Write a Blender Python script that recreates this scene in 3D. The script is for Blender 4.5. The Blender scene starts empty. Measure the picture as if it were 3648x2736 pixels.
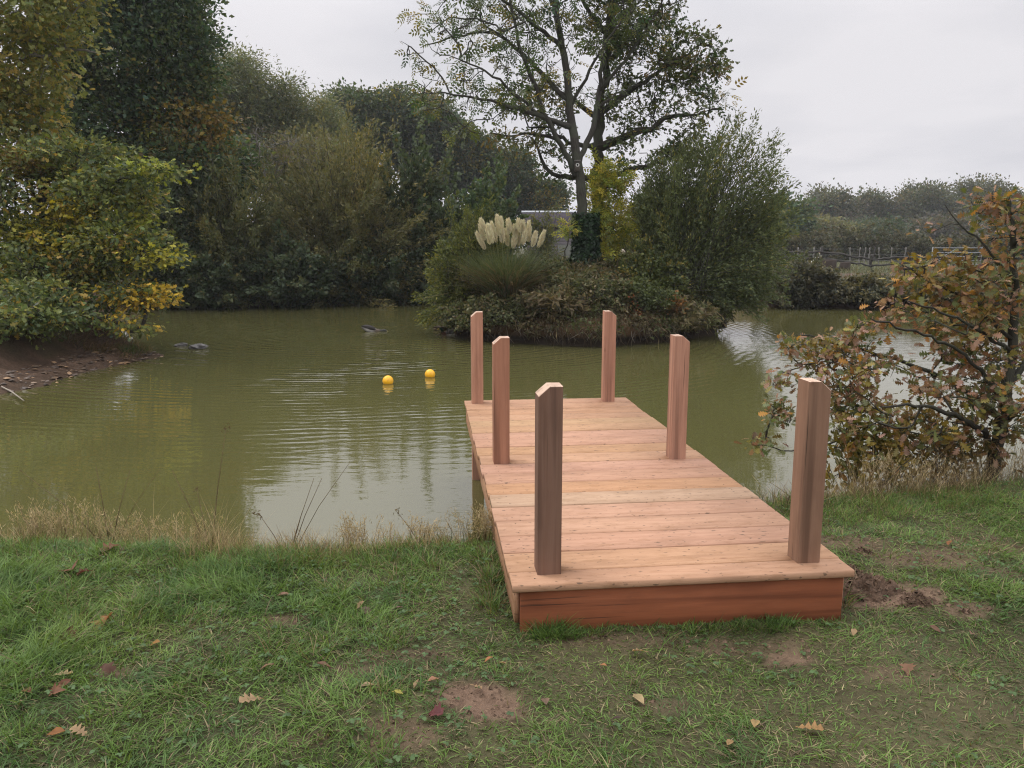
import bpy, math
import numpy as np
from math import radians, pi, sin, cos

rng = np.random.default_rng(11)
scene = bpy.context.scene
COL = scene.collection

# ------------------------------------------------------------------ camera geometry (metres, camera at x=y=0)
HC = 1.68
FPX = 799.0
PITCH = math.atan(138 / FPX)
WATER = -0.52
cp, sp = cos(PITCH), sin(PITCH)


def ray(px, py):
    X = (px - 512) / FPX
    Y = (384 - py) / FPX
    return np.array([X, cp + Y * sp, -sp + Y * cp])


def at_d(px, py, d):
    """point on the sight line of (px, py) at ground distance d"""
    r = ray(px, py) * (d / ray(px, py)[1])
    return np.array([r[0], r[1], r[2] + HC])


def at_z(px, py, z):
    r = ray(px, py)
    r = r * ((z - HC) / r[2])
    return np.array([r[0], r[1], z])


# ------------------------------------------------------------------ small helpers
def norm(a):
    return a / np.maximum(np.linalg.norm(a, axis=-1, keepdims=True), 1e-9)


_tab = np.random.default_rng(5).random((256, 256))


def vnoise(x, y, s=1.0, seed=0):
    x = np.asarray(x, float) * s + seed * 17.3 + 1000
    y = np.asarray(y, float) * s + seed * 7.7 + 1000
    i = np.floor(x).astype(int)
    j = np.floor(y).astype(int)
    fx, fy = x - i, y - j
    fx = fx * fx * (3 - 2 * fx)
    fy = fy * fy * (3 - 2 * fy)
    t = lambda a, b: _tab[a & 255, b & 255]
    return (t(i, j) * (1 - fx) + t(i + 1, j) * fx) * (1 - fy) + (t(i, j + 1) * (1 - fx) + t(i + 1, j + 1) * fx) * fy


def fbm(x, y, s=1.0, seed=0, o=3):
    r = 0
    a = 0.5
    for k in range(o):
        r = r + a * vnoise(x, y, s * 2 ** k, seed + k * 3)
        a *= 0.5
    return r / (1 - 0.5 ** o)


def smooth(e0, e1, x):
    t = np.clip((x - e0) / (e1 - e0), 0, 1)
    return t * t * (3 - 2 * t)


class MB:
    """collects pieces, links them as ONE mesh object"""

    def __init__(self):
        self.V, self.L, self.C, self.K, self.G = [], [], [], [], []
        self.n = 0

    def add(self, V, loops, counts, col=(0.5, 0.5, 0.5), g=None):
        V = np.asarray(V, float).reshape(-1, 3)
        self.V.append(V)
        self.L.append(np.asarray(loops, np.int64).ravel() + self.n)
        self.C.append(np.asarray(counts, np.int64).ravel())
        c = np.asarray(col, float)
        if c.ndim == 1:
            c = np.repeat(c[None, :], len(V), 0)
        self.K.append(c)
        self.G.append(np.zeros((len(V), 3)) if g is None else np.asarray(g, float))
        self.n += len(V)

    def faces(self, V, F, col=(0.5, 0.5, 0.5), g=None):
        self.add(V, [i for f in F for i in f], [len(f) for f in F], col, g)

    def scatter(self, T, F, P, D, N, S, col):
        """copies of a template (x across, y along, z out) at P with direction D, rough normal N, size S"""
        T = np.asarray(T, float)
        n = len(P)
        if n == 0:
            return
        D = norm(D)
        R = norm(np.cross(D, N))
        N = np.cross(R, D)
        S = np.asarray(S, float).reshape(-1, 1, 1) * np.ones((n, 1, 1))
        V = P[:, None, :] + S * (T[None, :, 0:1] * R[:, None, :] + T[None, :, 1:2] * D[:, None, :] + T[None, :, 2:3] * N[:, None, :])
        L = np.array([i for f in F for i in f])
        C = np.array([len(f) for f in F])
        loops = (L[None, :] + (np.arange(n) * len(T))[:, None]).ravel()
        col = np.asarray(col, float)
        if col.ndim == 1:
            col = np.repeat(col[None], n, 0)
        self.add(V.reshape(-1, 3), loops, np.tile(C, n), np.repeat(col, len(T), 0))

    def tube(self, P, R, sides=6, col=(0.5, 0.5, 0.5), cap=True, g0=0.0):
        P = np.asarray(P, float)
        n = len(P)
        R = np.broadcast_to(np.asarray(R, float), (n,))
        T = norm(np.gradient(P, axis=0))
        up = np.array([0.13, 0.31, 0.94]) if abs(T[0, 2]) < 0.9 else np.array([0.9, 0.3, 0.1])
        A = norm(np.cross(T, up))
        B = np.cross(T, A)
        a = np.arange(sides) * 2 * pi / sides
        V = P[:, None] + R[:, None, None] * (np.cos(a)[None, :, None] * A[:, None] + np.sin(a)[None, :, None] * B[:, None])
        i = np.arange(n - 1)[:, None] * sides
        j = np.arange(sides)[None, :]
        k = (j + 1) % sides
        q = np.stack([i + j, i + k, i + sides + k, i + sides + j], -1).reshape(-1, 4)
        loops = list(q.ravel())
        counts = [4] * len(q)
        if cap:
            loops += list(range(sides - 1, -1, -1)) + list(range((n - 1) * sides, n * sides))
            counts += [sides, sides]
        s = np.concatenate([[0], np.cumsum(np.linalg.norm(np.diff(P, axis=0), axis=1))])
        g = np.stack([np.repeat(s, sides) + g0, np.tile(np.cos(a), n) * 0.1, np.tile(np.sin(a), n) * 0.1 + g0], -1)
        self.add(V.reshape(-1, 3), loops, counts, col, g)

    def box(self, lo, hi, col=(0.5, 0.5, 0.5), ch=0.0, grain=0, off=0.0, M=None):
        """box with all edges along the grain axis chamfered by ch; grain axis 0/1/2"""
        lo, hi = np.array(lo, float), np.array(hi, float)
        ax = grain
        u, v = [a for a in range(3) if a != ax]
        if ax == 1:
            u, v = 2, 0
        prof = []
        for (su, sv) in ((0, 0), (1, 0), (1, 1), (0, 1)):
            U = hi[u] if su else lo[u]
            W = hi[v] if sv else lo[v]
            if ch > 0:
                du = -ch if su else ch
                dv = -ch if sv else ch
                pts = [(U + du, W), (U, W + dv)]
                if (su, sv) in ((0, 0), (1, 1)):
                    pts = pts[::-1]
                prof += pts
            else:
                prof.append((U, W))
        n = len(prof)
        V = np.zeros((2 * n, 3))
        for e, val in ((0, lo[ax]), (1, hi[ax])):
            for i, (U, W) in enumerate(prof):
                V[e * n + i, ax] = val
                V[e * n + i, u] = U
                V[e * n + i, v] = W
        F = [[i, (i + 1) % n, n + (i + 1) % n, n + i] for i in range(n)] + [list(range(n - 1, -1, -1)), list(range(n, 2 * n))]
        c = 0.5 * (lo + hi)
        g = np.stack([V[:, ax], V[:, u] - c[u], V[:, v] - c[v]], -1) + np.array([off * 3.1, 0, off * 1.7])
        if M is not None:
            V = V @ np.asarray(M)[:3, :3].T + np.asarray(M)[:3, 3]
        self.faces(V, F, col, g)

    def build(self, name, mat, parent=None, loc=(0, 0, 0), smooth_shade=False):
        V = np.concatenate(self.V) - np.asarray(loc, float)
        L = np.concatenate(self.L)
        C = np.concatenate(self.C)
        me = bpy.data.meshes.new(name)
        me.vertices.add(len(V))
        me.vertices.foreach_set('co', V.astype(np.float32).ravel())
        me.loops.add(len(L))
        me.loops.foreach_set('vertex_index', L.astype(np.int32))
        me.polygons.add(len(C))
        me.polygons.foreach_set('loop_start', np.concatenate([[0], np.cumsum(C)[:-1]]).astype(np.int32))
        me.polygons.foreach_set('loop_total', C.astype(np.int32))
        if smooth_shade:
            me.polygons.foreach_set('use_smooth', np.ones(len(C), bool))
        me.update(calc_edges=True)
        K = np.concatenate(self.K)
        a = me.color_attributes.new('Col', 'FLOAT_COLOR', 'POINT')
        a.data.foreach_set('color', np.concatenate([K, np.ones((len(K), 1))], 1).astype(np.float32).ravel())
        g = me.attributes.new('G', 'FLOAT_VECTOR', 'POINT')
        g.data.foreach_set('vector', np.concatenate(self.G).astype(np.float32).ravel())
        me.materials.append(mat)
        o = bpy.data.objects.new(name, me)
        COL.objects.link(o)
        if parent is not None:
            o.parent = parent
        else:
            o.location = loc
        return o


def tag(o, label=None, cat=None, group=None, kind=None):
    if label:
        o['label'] = label
    if cat:
        o['category'] = cat
    if group:
        o['group'] = group
    if kind:
        o['kind'] = kind
    return o


def thing(name, label, cat, loc, group=None, rz=0.0):
    o = bpy.data.objects.new(name, None)
    COL.objects.link(o)
    o.location = loc
    o.rotation_euler = (0, 0, rz)
    o.empty_display_size = 0.1
    return tag(o, label, cat, group)


# ------------------------------------------------------------------ materials
class NT:
    def __init__(self, name):
        self.m = bpy.data.materials.new(name)
        self.m.use_nodes = True
        self.t = self.m.node_tree
        self.t.nodes.clear()
        self.out = self.n('ShaderNodeOutputMaterial')

    def n(self, typ, **kw):
        nd = self.t.nodes.new(typ)
        for k, v in kw.items():
            if k.startswith('i_'):
                nd.inputs[k[2:].replace('_', ' ')].default_value = v
            else:
                setattr(nd, k, v)
        return nd

    def l(self, a, b):
        self.t.links.new(a, b)

    def math(self, op, a, b=None, c=None):
        nd = self.n('ShaderNodeMath', operation=op)
        for i, v in enumerate((a, b, c)):
            if v is None:
                continue
            if isinstance(v, (int, float)):
                nd.inputs[i].default_value = v
            else:
                self.l(v, nd.inputs[i])
        return nd.outputs[0]

    def vmul(self, v, s):
        nd = self.n('ShaderNodeVectorMath', operation='MULTIPLY')
        self.l(v, nd.inputs[0])
        nd.inputs[1].default_value = s
        return nd.outputs[0]

    def noise(self, vec, scale, detail=3, rough=0.55):
        nd = self.n('ShaderNodeTexNoise')
        nd.inputs['Scale'].default_value = scale
        nd.inputs['Detail'].default_value = detail
        nd.inputs['Roughness'].default_value = rough
        if vec is not None:
            self.l(vec, nd.inputs['Vector'])
        return nd.outputs['Fac']

    def ramp(self, fac, stops):
        nd = self.n('ShaderNodeValToRGB')
        e = nd.color_ramp.elements
        while len(e) < len(stops):
            e.new(0.5)
        for i, (p, c) in enumerate(stops):
            e[i].position = p
            e[i].color = (*c, 1) if len(c) == 3 else c
        self.l(fac, nd.inputs[0])
        return nd.outputs[0]

    def mix(self, fac, a, b, mode='MIX'):
        nd = self.n('ShaderNodeMix', data_type='RGBA', blend_type=mode)
        for s, v in ((nd.inputs[0], fac), (nd.inputs[6], a), (nd.inputs[7], b)):
            if isinstance(v, (int, float)):
                s.default_value = v
            elif isinstance(v, (tuple, list)):
                s.default_value = (*v, 1) if len(v) == 3 else v
            else:
                self.l(v, s)
        return nd.outputs[2]

    def attr(self, name):
        return self.n('ShaderNodeAttribute', attribute_name=name)

    def bsdf(self, color=None, rough=0.7, spec=0.3, bump=None, bump_s=0.3, bump_d=0.01):
        b = self.n('ShaderNodeBsdfPrincipled')
        b.inputs['Roughness'].default_value = rough
        b.inputs['Specular IOR Level'].default_value = spec
        if isinstance(color, (tuple, list)):
            b.inputs['Base Color'].default_value = (*color, 1)
        elif color is not None:
            self.l(color, b.inputs['Base Color'])
        if bump is not None:
            bp = self.n('ShaderNodeBump')
            bp.inputs['Strength'].default_value = bump_s
            bp.inputs['Distance'].default_value = bump_d
            self.l(bump, bp.inputs['Height'])
            self.l(bp.outputs[0], b.inputs['Normal'])
        return b

    def done(self, sh):
        self.l(sh.outputs[0] if hasattr(sh, 'outputs') else sh, self.out.inputs['Surface'])
        return self.m


def m_leaf(name, trans=0.35, rough=0.5, spec=0.25):
    t = NT(name)
    c = t.attr('Col').outputs['Color']
    b = t.bsdf(c, rough, spec)
    tr = t.n('ShaderNodeBsdfTranslucent')
    c2 = t.mix(1.0, c, (1.25, 1.2, 0.7), 'MULTIPLY')
    t.l(c2, tr.inputs['Color'])
    mx = t.n('ShaderNodeMixShader')
    mx.inputs[0].default_value = trans
    t.l(b.outputs[0], mx.inputs[1])
    t.l(tr.outputs[0], mx.inputs[2])
    return t.done(mx)


def m_bark(name, dark, light, scale=14.0):
    t = NT(name)
    g = t.attr('G').outputs['Vector']
    n1 = t.noise(t.vmul(g, (1.0, 9.0, 9.0)), scale * 0.5, 5, 0.65)
    n2 = t.noise(t.n('ShaderNodeTexCoord').outputs['Object'], 2.2, 3)
    c = t.ramp(n1, [(0.3, dark), (0.7, light)])
    c = t.mix(t.ramp(n2, [(0.45, (0, 0, 0)), (0.62, (0.6, 0.6, 0.6))]), c, (0.075, 0.085, 0.058))
    return t.done(t.bsdf(c, 0.9, 0.15, n1, 0.6, 0.03))


def m_col(name, rough=0.85, spec=0.2, bscale=None, bs=0.4, bd=0.01):
    t = NT(name)
    c = t.attr('Col').outputs['Color']
    bump = None
    if bscale:
        bump = t.noise(t.n('ShaderNodeTexCoord').outputs['Object'], bscale, 4)
        c = t.mix(t.ramp(bump, [(0.3, (0.0, 0.0, 0.0)), (0.7, (0.5, 0.5, 0.5))]), c, t.mix(1.0, c, (0.55, 0.55, 0.55), 'MULTIPLY'))
    return t.done(t.bsdf(c, rough, spec, bump, bs, bd))


def m_timber(name, streak=False):
    """sawn softwood: tint from Col, figure from the grain coordinates in G (along, across, through)"""
    t = NT(name)
    c = t.attr('Col').outputs['Color']
    g = t.attr('G').outputs['Vector']
    warp = t.noise(t.vmul(g, (1.2, 5.0, 5.0)), 1.0, 2)
    sep = t.n('ShaderNodeSeparateXYZ')
    t.l(g, sep.inputs[0])
    comb = t.n('ShaderNodeCombineXYZ')
    t.l(t.math('MULTIPLY', sep.outputs[0], 1.1), comb.inputs[0])
    t.l(t.math('ADD', t.math('MULTIPLY', sep.outputs[1], 42.0), t.math('MULTIPLY', warp, 4.0)), comb.inputs[1])
    t.l(t.math('MULTIPLY', sep.outputs[2], 42.0), comb.inputs[2])
    fig = t.noise(comb.outputs[0], 1.0, 4, 0.6)
    fine = t.noise(t.vmul(g, (14.0, 320.0, 320.0)), 1.0, 2)
    blot = t.noise(t.vmul(g, (2.2, 7.0, 7.0)), 1.3, 4)
    dk = t.mix(1.0, c, (0.66, 0.56, 0.48), 'MULTIPLY')
    lt = t.mix(1.0, c, (1.06, 1.08, 1.08), 'MULTIPLY')
    k = t.mix(t.ramp(fig, [(0.38, (0, 0, 0)), (0.62, (1, 1, 1))]), dk, lt)
    k = t.mix(0.28, c, k)
    k = t.mix(t.ramp(fine, [(0.35, (0.16, 0.16, 0.16)), (0.6, (0, 0, 0))]), k, (0.16, 0.075, 0.04))
    k = t.mix(t.ramp(blot, [(0.48, (0, 0, 0)), (0.72, (0.5, 0.5, 0.5))]), k, t.mix(1.0, c, (0.55, 0.52, 0.5), 'MULTIPLY'))
    vo = t.n('ShaderNodeTexVoronoi')
    vo.inputs['Scale'].default_value = 1.0
    t.l(t.vmul(g, (3.2, 8.5, 8.5)), vo.inputs['Vector'])
    kn = t.ramp(vo.outputs['Distance'], [(0.03, (0.6, 0.6, 0.6)), (0.085, (0, 0, 0))])
    k = t.mix(kn, k, (0.13, 0.055, 0.03))
    if streak:
        st = t.noise(t.vmul(g, (0.55, 17.0, 17.0)), 1.0, 3)
        k = t.mix(t.ramp(st, [(0.47, (0, 0, 0)), (0.66, (0.68, 0.68, 0.68))]), k, t.mix(1.0, c, (0.36, 0.33, 0.32), 'MULTIPLY'))
        cr = t.noise(t.vmul(g, (0.8, 60.0, 60.0)), 1.0, 2)
        k = t.mix(t.ramp(cr, [(0.66, (0, 0, 0)), (0.70, (0.8, 0.8, 0.8))]), k, (0.03, 0.018, 0.012))
    else:
        # sawdust, boot dirt and small dark flecks left from the work
        dr = t.noise(t.vmul(g, (5.0, 12.0, 12.0)), 1.6, 5, 0.7)
        k = t.mix(t.ramp(dr, [(0.50, (0, 0, 0)), (0.70, (0.6, 0.6, 0.6))]), k, t.mix(1.0, c, (0.60, 0.55, 0.45), 'MULTIPLY'))
        fk = t.noise(t.vmul(g, (26.0, 62.0, 62.0)), 1.0, 2, 0.5)
        k = t.mix(t.ramp(fk, [(0.645, (0, 0, 0)), (0.71, (0.75, 0.75, 0.75))]), k, (0.09, 0.06, 0.04))
    b = t.bsdf(k, 0.72, 0.22, fine, 0.25, 0.004)
    return t.done(b)


LEAF = m_leaf('leaf_surface')
LEAF_DRY = m_leaf('dry_leaf_surface', 0.3, 0.6, 0.2)
BLADE = m_leaf('grass_blade', 0.3, 0.55, 0.25)
STRAW = m_leaf('straw', 0.25, 0.8, 0.1)
BARK = m_bark('grey_bark', (0.026, 0.023, 0.020), (0.082, 0.075, 0.064))
BARK_DARK = m_bark('dark_bark', (0.022, 0.02, 0.016), (0.075, 0.066, 0.052))
BARK_PALE = m_bark('pale_bark', (0.12, 0.11, 0.095), (0.27, 0.25, 0.22))
TIMBER = m_timber('new_softwood')
TIMBER_POST = m_timber('streaked_softwood', True)
SOIL = m_col('soil', 0.95, 0.1, 38, 0.8, 0.02)
ROCK = m_col('wet_stone', 0.55, 0.4, 22, 0.8, 0.02)
PAINTED = m_col('plain_surface', 0.6, 0.3)
FEATHER = m_col('feathers', 0.75, 0.2, 60, 0.2, 0.004)
OLDWOOD = m_col('weathered_wood', 0.9, 0.15, 30, 0.7, 0.01)


def plastic():
    t = NT('yellow_plastic')
    tc = t.n('ShaderNodeTexCoord').outputs['Object']
    n = t.noise(tc, 18, 3)
    sep = t.n('ShaderNodeSeparateXYZ')
    t.l(tc, sep.inputs[0])
    wet = t.math('LESS_THAN', sep.outputs[2], -0.035)
    c = t.mix(t.math('MULTIPLY', n, 0.35), (0.86, 0.44, 0.012), (0.70, 0.33, 0.01))
    c = t.mix(t.math('MULTIPLY', wet, 0.5), c, (0.35, 0.22, 0.03))
    gr = t.noise(tc, 9, 5, 0.7)
    c = t.mix(t.ramp(gr, [(0.52, (0, 0, 0)), (0.72, (0.45, 0.45, 0.45))]), c, (0.33, 0.22, 0.05))
    return t.done(t.bsdf(c, 0.38, 0.45))


BUOY = plastic()

# ------------------------------------------------------------------ terrain
POND = np.array([(-17, 5.7), (-9, 5.7), (-6, 5.55), (-3, 5.3), (-1.5, 5.05), (-0.3, 5.25), (0.9, 5.75), (2.2, 6.05), (3.6, 6.45), (5, 7.2), (8, 8.5), (14, 11),
                 (21, 15), (25, 21), (22, 27.2), (14, 28.3), (9.4, 29.3), (5, 31.5), (0, 32), (-3.9, 31.4), (-8.6, 29.8), (-12.5, 28.4), (-15.0, 26.5),
                 (-14.2, 23.5), (-12.0, 20.5), (-9.2, 18.2), (-7.9, 17.0), (-7.15, 16.1), (-7.3, 14.8), (-7.5, 13.4), (-7.6, 11.4), (-8.6, 9.9), (-11, 9.0), (-17, 8.6)], float)


def pond_sd(x, y):
    """signed distance to the shoreline, positive on land"""
    x, y = np.asarray(x, float), np.asarray(y, float)
    sh = x.shape
    x, y = x.ravel(), y.ravel()
    best = np.full(x.shape, 1e9)
    inside = np.zeros(x.shape, bool)
    for a, b in zip(POND, np.roll(POND, -1, 0)):
        e = b - a
        t = np.clip(((x - a[0]) * e[0] + (y - a[1]) * e[1]) / (e @ e), 0, 1)
        best = np.minimum(best, (x - a[0] - t * e[0]) ** 2 + (y - a[1] - t * e[1]) ** 2)
        cr = ((a[1] > y) != (b[1] > y))
        with np.errstate(divide='ignore', invalid='ignore'):
            xi = a[0] + (y - a[1]) * e[0] / e[1]
        inside ^= cr & (x < xi)
    d = np.sqrt(best)
    return np.where(inside, -d, d).reshape(sh)


def ground_z(x, y, micro=True):
    x, y = np.asarray(x, float), np.asarray(y, float)
    s = pond_sd(x, y) + (fbm(x, y, 1.1, 3) - 0.5) * 0.35 * smooth(4, 7, y)
    near = 0.52 * smooth(0, 0.95, s) + 0.0 * s
    pen = 0.14 * smooth(0, 0.5, s) + 0.8 * smooth(0.75, 2.1, s)
    pen_e = 0.14 * smooth(0, 0.3, s) + 0.8 * smooth(0.2, 1.1, s)
    pen = np.where(y > 15.7, pen + (pen_e - pen) * smooth(15.7, 16.6, y), pen)
    far = 0.35 * smooth(0, 0.25, s) + 0.62 * smooth(0.2, 1.6, s) + 0.0 * s
    wn = 1 - smooth(8.6, 9.6, y) if True else 0
    wp = smooth(8.6, 9.6, y) * (1 - smooth(21.5, 24.5, y)) * (x < 0)
    wf = np.clip(1 - wn - wp, 0, 1)
    land = near * wn + pen * wp + far * wf
    z = np.where(s > 0, WATER + land, WATER + np.maximum(-1.1, s * 0.55))
    if micro:
        z = z + np.where(s > 0.2, (fbm(x, y, 2.6, 1) - 0.5) * 0.07 + (fbm(x, y, 9.0, 2, 2) - 0.5) * 0.02, 0)
        z = z + np.where((s > 0.03) & (y > 8) & (y < 24), (fbm(x, y, 2.2, 61, 4) - 0.5) * 0.22 * smooth(0, 0.8, s), 0)
    z = z - 0.032 * np.exp(-((x - .8) / 1.1) ** 2 - ((y - 3.15) / .55) ** 2)
    z = z + 0.002 * np.maximum(y - 60, 0)
    return z


SOILS = []          # bare patches on the near lawn: x, y, rx, ry, strength
for (px, py, rx, ry, st) in ((478, 700, .17, .14, 1.0), (395, 735, .15, .10, .55), (355, 668, .10, .06, .4), (785, 652, .12, .06, .8), (738, 640, .30, .06, .45),
                             (610, 638, .4, .07, .35), (790, 600, .25, .15, .35), (868, 590, .30, .20, 1.0), (915, 598, .14, .10, .9), (964, 611, .10, .06, .7),
                             (930, 560, .35, .14, .5), (285, 620, .14, .05, .7), (850, 545, .2, .12, .6), (1000, 575, .12, .08, .5), (410, 655, .18, .06, .4), (900, 672, .18, .05, .4),
                             (108, 670, .1, .05, .7), (220, 562, .12, .05, .5), (660, 700, .2, .05, .35), (985, 545, .25, .15, .4), (300, 745, .14, .05, .35)):
    p = at_z(px, py, 0)
    SOILS.append((p[0], p[1], rx, ry, st))


def bare(x, y):
    r = np.zeros(np.shape(x))
    w = (fbm(x, y, 7, 9) - 0.5) * 1.1
    for (a, b, rx, ry, st) in SOILS:
        q = np.sqrt(((x - a) / rx) ** 2 + ((y - b) / ry) ** 2) + w
        r = np.maximum(r, st * (1 - smooth(0.65, 1.2, q)))
    return r


def wear(x, y):
    """how trampled and straw-coloured the lawn is (more in front of and beside the jetty)"""
    w = smooth(-2.6, 0.6, x) * 0.55 + (fbm(x, y, 1.7, 21) - 0.5) * 1.5
    return np.clip(w + 0.12, 0, 1)


def axis(lo, hi, f0, f1, fine, grow, mx):
    """grid lines: fine between f0 and f1, growing outwards"""
    mid = list(np.arange(f0, f1 + 1e-6, fine))
    up, st = [], fine
    v = f1
    while v < hi:
        st = min(st * grow, mx)
        v += st
        up.append(v)
    dn, st = [], fine
    v = f0
    while v > lo:
        st = min(st * grow, mx)
        v -= st
        dn.append(v)
    return np.array(dn[::-1] + mid + up)


gx = axis(-260, 260, -5, 6, 0.055, 1.03, 30)
gy = axis(-60, 330, 2.0, 7.6, 0.055, 1.014, 30)
X, Y = np.meshgrid(gx, gy)
Z = ground_z(X, Y)
SD = pond_sd(X, Y)
b_ = bare(X, Y)
nz = fbm(X, Y, 3.0, 31)
n2 = fbm(X, Y, 14.0, 41, 2)
grass_c = np.array([0.044, 0.052, 0.020])
straw_c = np.array([0.10, 0.082, 0.045])
soil_c = np.array([0.165, 0.108, 0.074])
mud_c = np.array([0.085, 0.056, 0.036])
wv = wear(X, Y)[..., None]
C = grass_c * (1 - 0.6 * wv) + straw_c * 0.6 * wv
C = C * (0.7 + 0.6 * nz[..., None])
bb = b_[..., None]
C = C * (1 - bb) + soil_c * (0.75 + 0.5 * n2[..., None]) * bb
# peninsula and pond edges are earth
mud = np.clip(1 - smooth(0.9, 2.0, SD + (nz - 0.5)), 0, 1) * smooth(5.0, 8.0, Y)
mud = np.maximum(mud, (SD < 0.02) * 1.0)[..., None]
wet = (1 - smooth(0.0, 0.55, SD))[..., None]
earth = (soil_c * 0.62 * (1 - wet) + mud_c * 0.8 * wet) * (0.45 + 1.1 * n2[..., None])
C = C * (1 - mud) + earth * mud
# the field beyond the right bank: a muddy track, then rough grass
track = (smooth(30.0, 31.5, Y + 1.4 * (nz - .5)) * (1 - smooth(35.5, 37.5, Y + 2 * (nz - .5))) * smooth(8, 11, X))[..., None]
C = C * (1 - track) + np.array([0.125, 0.085, 0.070]) * (0.7 + 0.6 * n2[..., None]) * track
fg = (smooth(37, 39, Y) * (X > 4))[..., None]
C = C * (1 - fg) + np.array([0.075, 0.08, 0.038]) * (0.6 + 0.8 * nz[..., None]) * fg
ny_, nx_ = X.shape
idx = np.arange(ny_ * nx_).reshape(ny_, nx_)
Q = np.stack([idx[:-1, :-1], idx[:-1, 1:], idx[1:, 1:], idx[1:, :-1]], -1).reshape(-1, 4)


def m_ground():
    t = NT('ground_surface')
    c = t.attr('Col').outputs['Color']
    tc = t.n('ShaderNodeTexCoord').outputs['Object']
    a = t.noise(tc, 24, 5, 0.65)
    b2 = t.noise(tc, 90, 3, 0.6)
    k = t.mix(t.ramp(a, [(0.32, (0.75, 0.75, 0.75)), (0.6, (0, 0, 0))]), c, t.mix(1.0, c, (0.5, 0.48, 0.46), 'MULTIPLY'))
    k = t.mix(t.ramp(b2, [(0.55, (0, 0, 0)), (0.75, (0.5, 0.5, 0.5))]), k, t.mix(1.0, c, (1.7, 1.6, 1.45), 'MULTIPLY'))
    h = t.math('ADD', t.math('MULTIPLY', a, 1.0), t.math('MULTIPLY', b2, 0.35))
    return t.done(t.bsdf(k, 0.92, 0.15, h, 0.9, 0.03))


mb = MB()
mb.add(np.stack([X, Y, Z], -1).reshape(-1, 3), Q.ravel(), np.full(len(Q), 4), C.reshape(-1, 3))
tag(mb.build('ground', m_ground(), smooth_shade=True), 'grassy bank and fields around the pond', 'ground', kind='structure')

# ---- island mound (rings, with an undercut earth face)
ISL = (1.75, 21.0)


def isl_edge(a):
    return 1 + 0.06 * np.sin(3 * a + 1) + 0.05 * np.sin(5 * a + 2.2) + 0.025 * np.sin(11 * a)


def isl_z(x, y):
    dx, dy = (np.asarray(x) - ISL[0]) / 3.55, (np.asarray(y) - ISL[1]) / 3.3
    q = np.sqrt(dx * dx + dy * dy) / isl_edge(np.arctan2(dy, dx))
    return -0.08 + 0.60 * smooth(1.0, 0.80, q) + 0.50 * smooth(0.85, 0.30, q)


mb = MB()
na = 220
an = np.arange(na) * 2 * pi / na
prof = [(1.02, -1.5), (0.985, -0.75), (0.95, -0.52), (0.945, -0.44), (0.955, -0.36), (0.975, -0.28), (0.99, -0.20), (0.995, -0.12)] + \
       [(q, -0.08 + 0.60 * float(smooth(1.0, 0.80, q)) + 0.50 * float(smooth(0.85, 0.30, q))) for q in np.concatenate([np.linspace(0.985, 0.8, 9), np.linspace(0.76, 0.02, 20)])]
V, K = [], []
for (q, z) in prof:
    w = (fbm(an * 6 + 3, np.full(na, z * 5 + q * 9), 1.0, 8) - 0.5)
    rr = q * isl_edge(an) + w * 0.07
    V.append(np.stack([ISL[0] + 3.55 * rr * np.cos(an), ISL[1] + 3.3 * rr * np.sin(an), z + w * 0.08 * (z > -0.5)], -1))
    base = np.array([0.10, 0.062, 0.034]) if z > -0.3 else np.array([0.032, 0.024, 0.017])
    if q < 0.93:
        base = np.array([0.07, 0.06, 0.032])
    K.append(base[None] * (0.7 + 0.9 * (w[:, None] + 0.5)))
V = np.concatenate(V)
K = np.concatenate(K)
i = np.arange(len(prof) - 1)[:, None] * na
j = np.arange(na)[None]
q4 = np.stack([i + j, i + (j + 1) % na, i + na + (j + 1) % na, i + na + j], -1).reshape(-1, 4)
mb.add(V, q4.ravel(), np.full(len(q4), 4), K)
tag(mb.build('island', SOIL, smooth_shade=True), 'small round earth island with a steep undercut bank in the pond', 'island', kind='structure')


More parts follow.
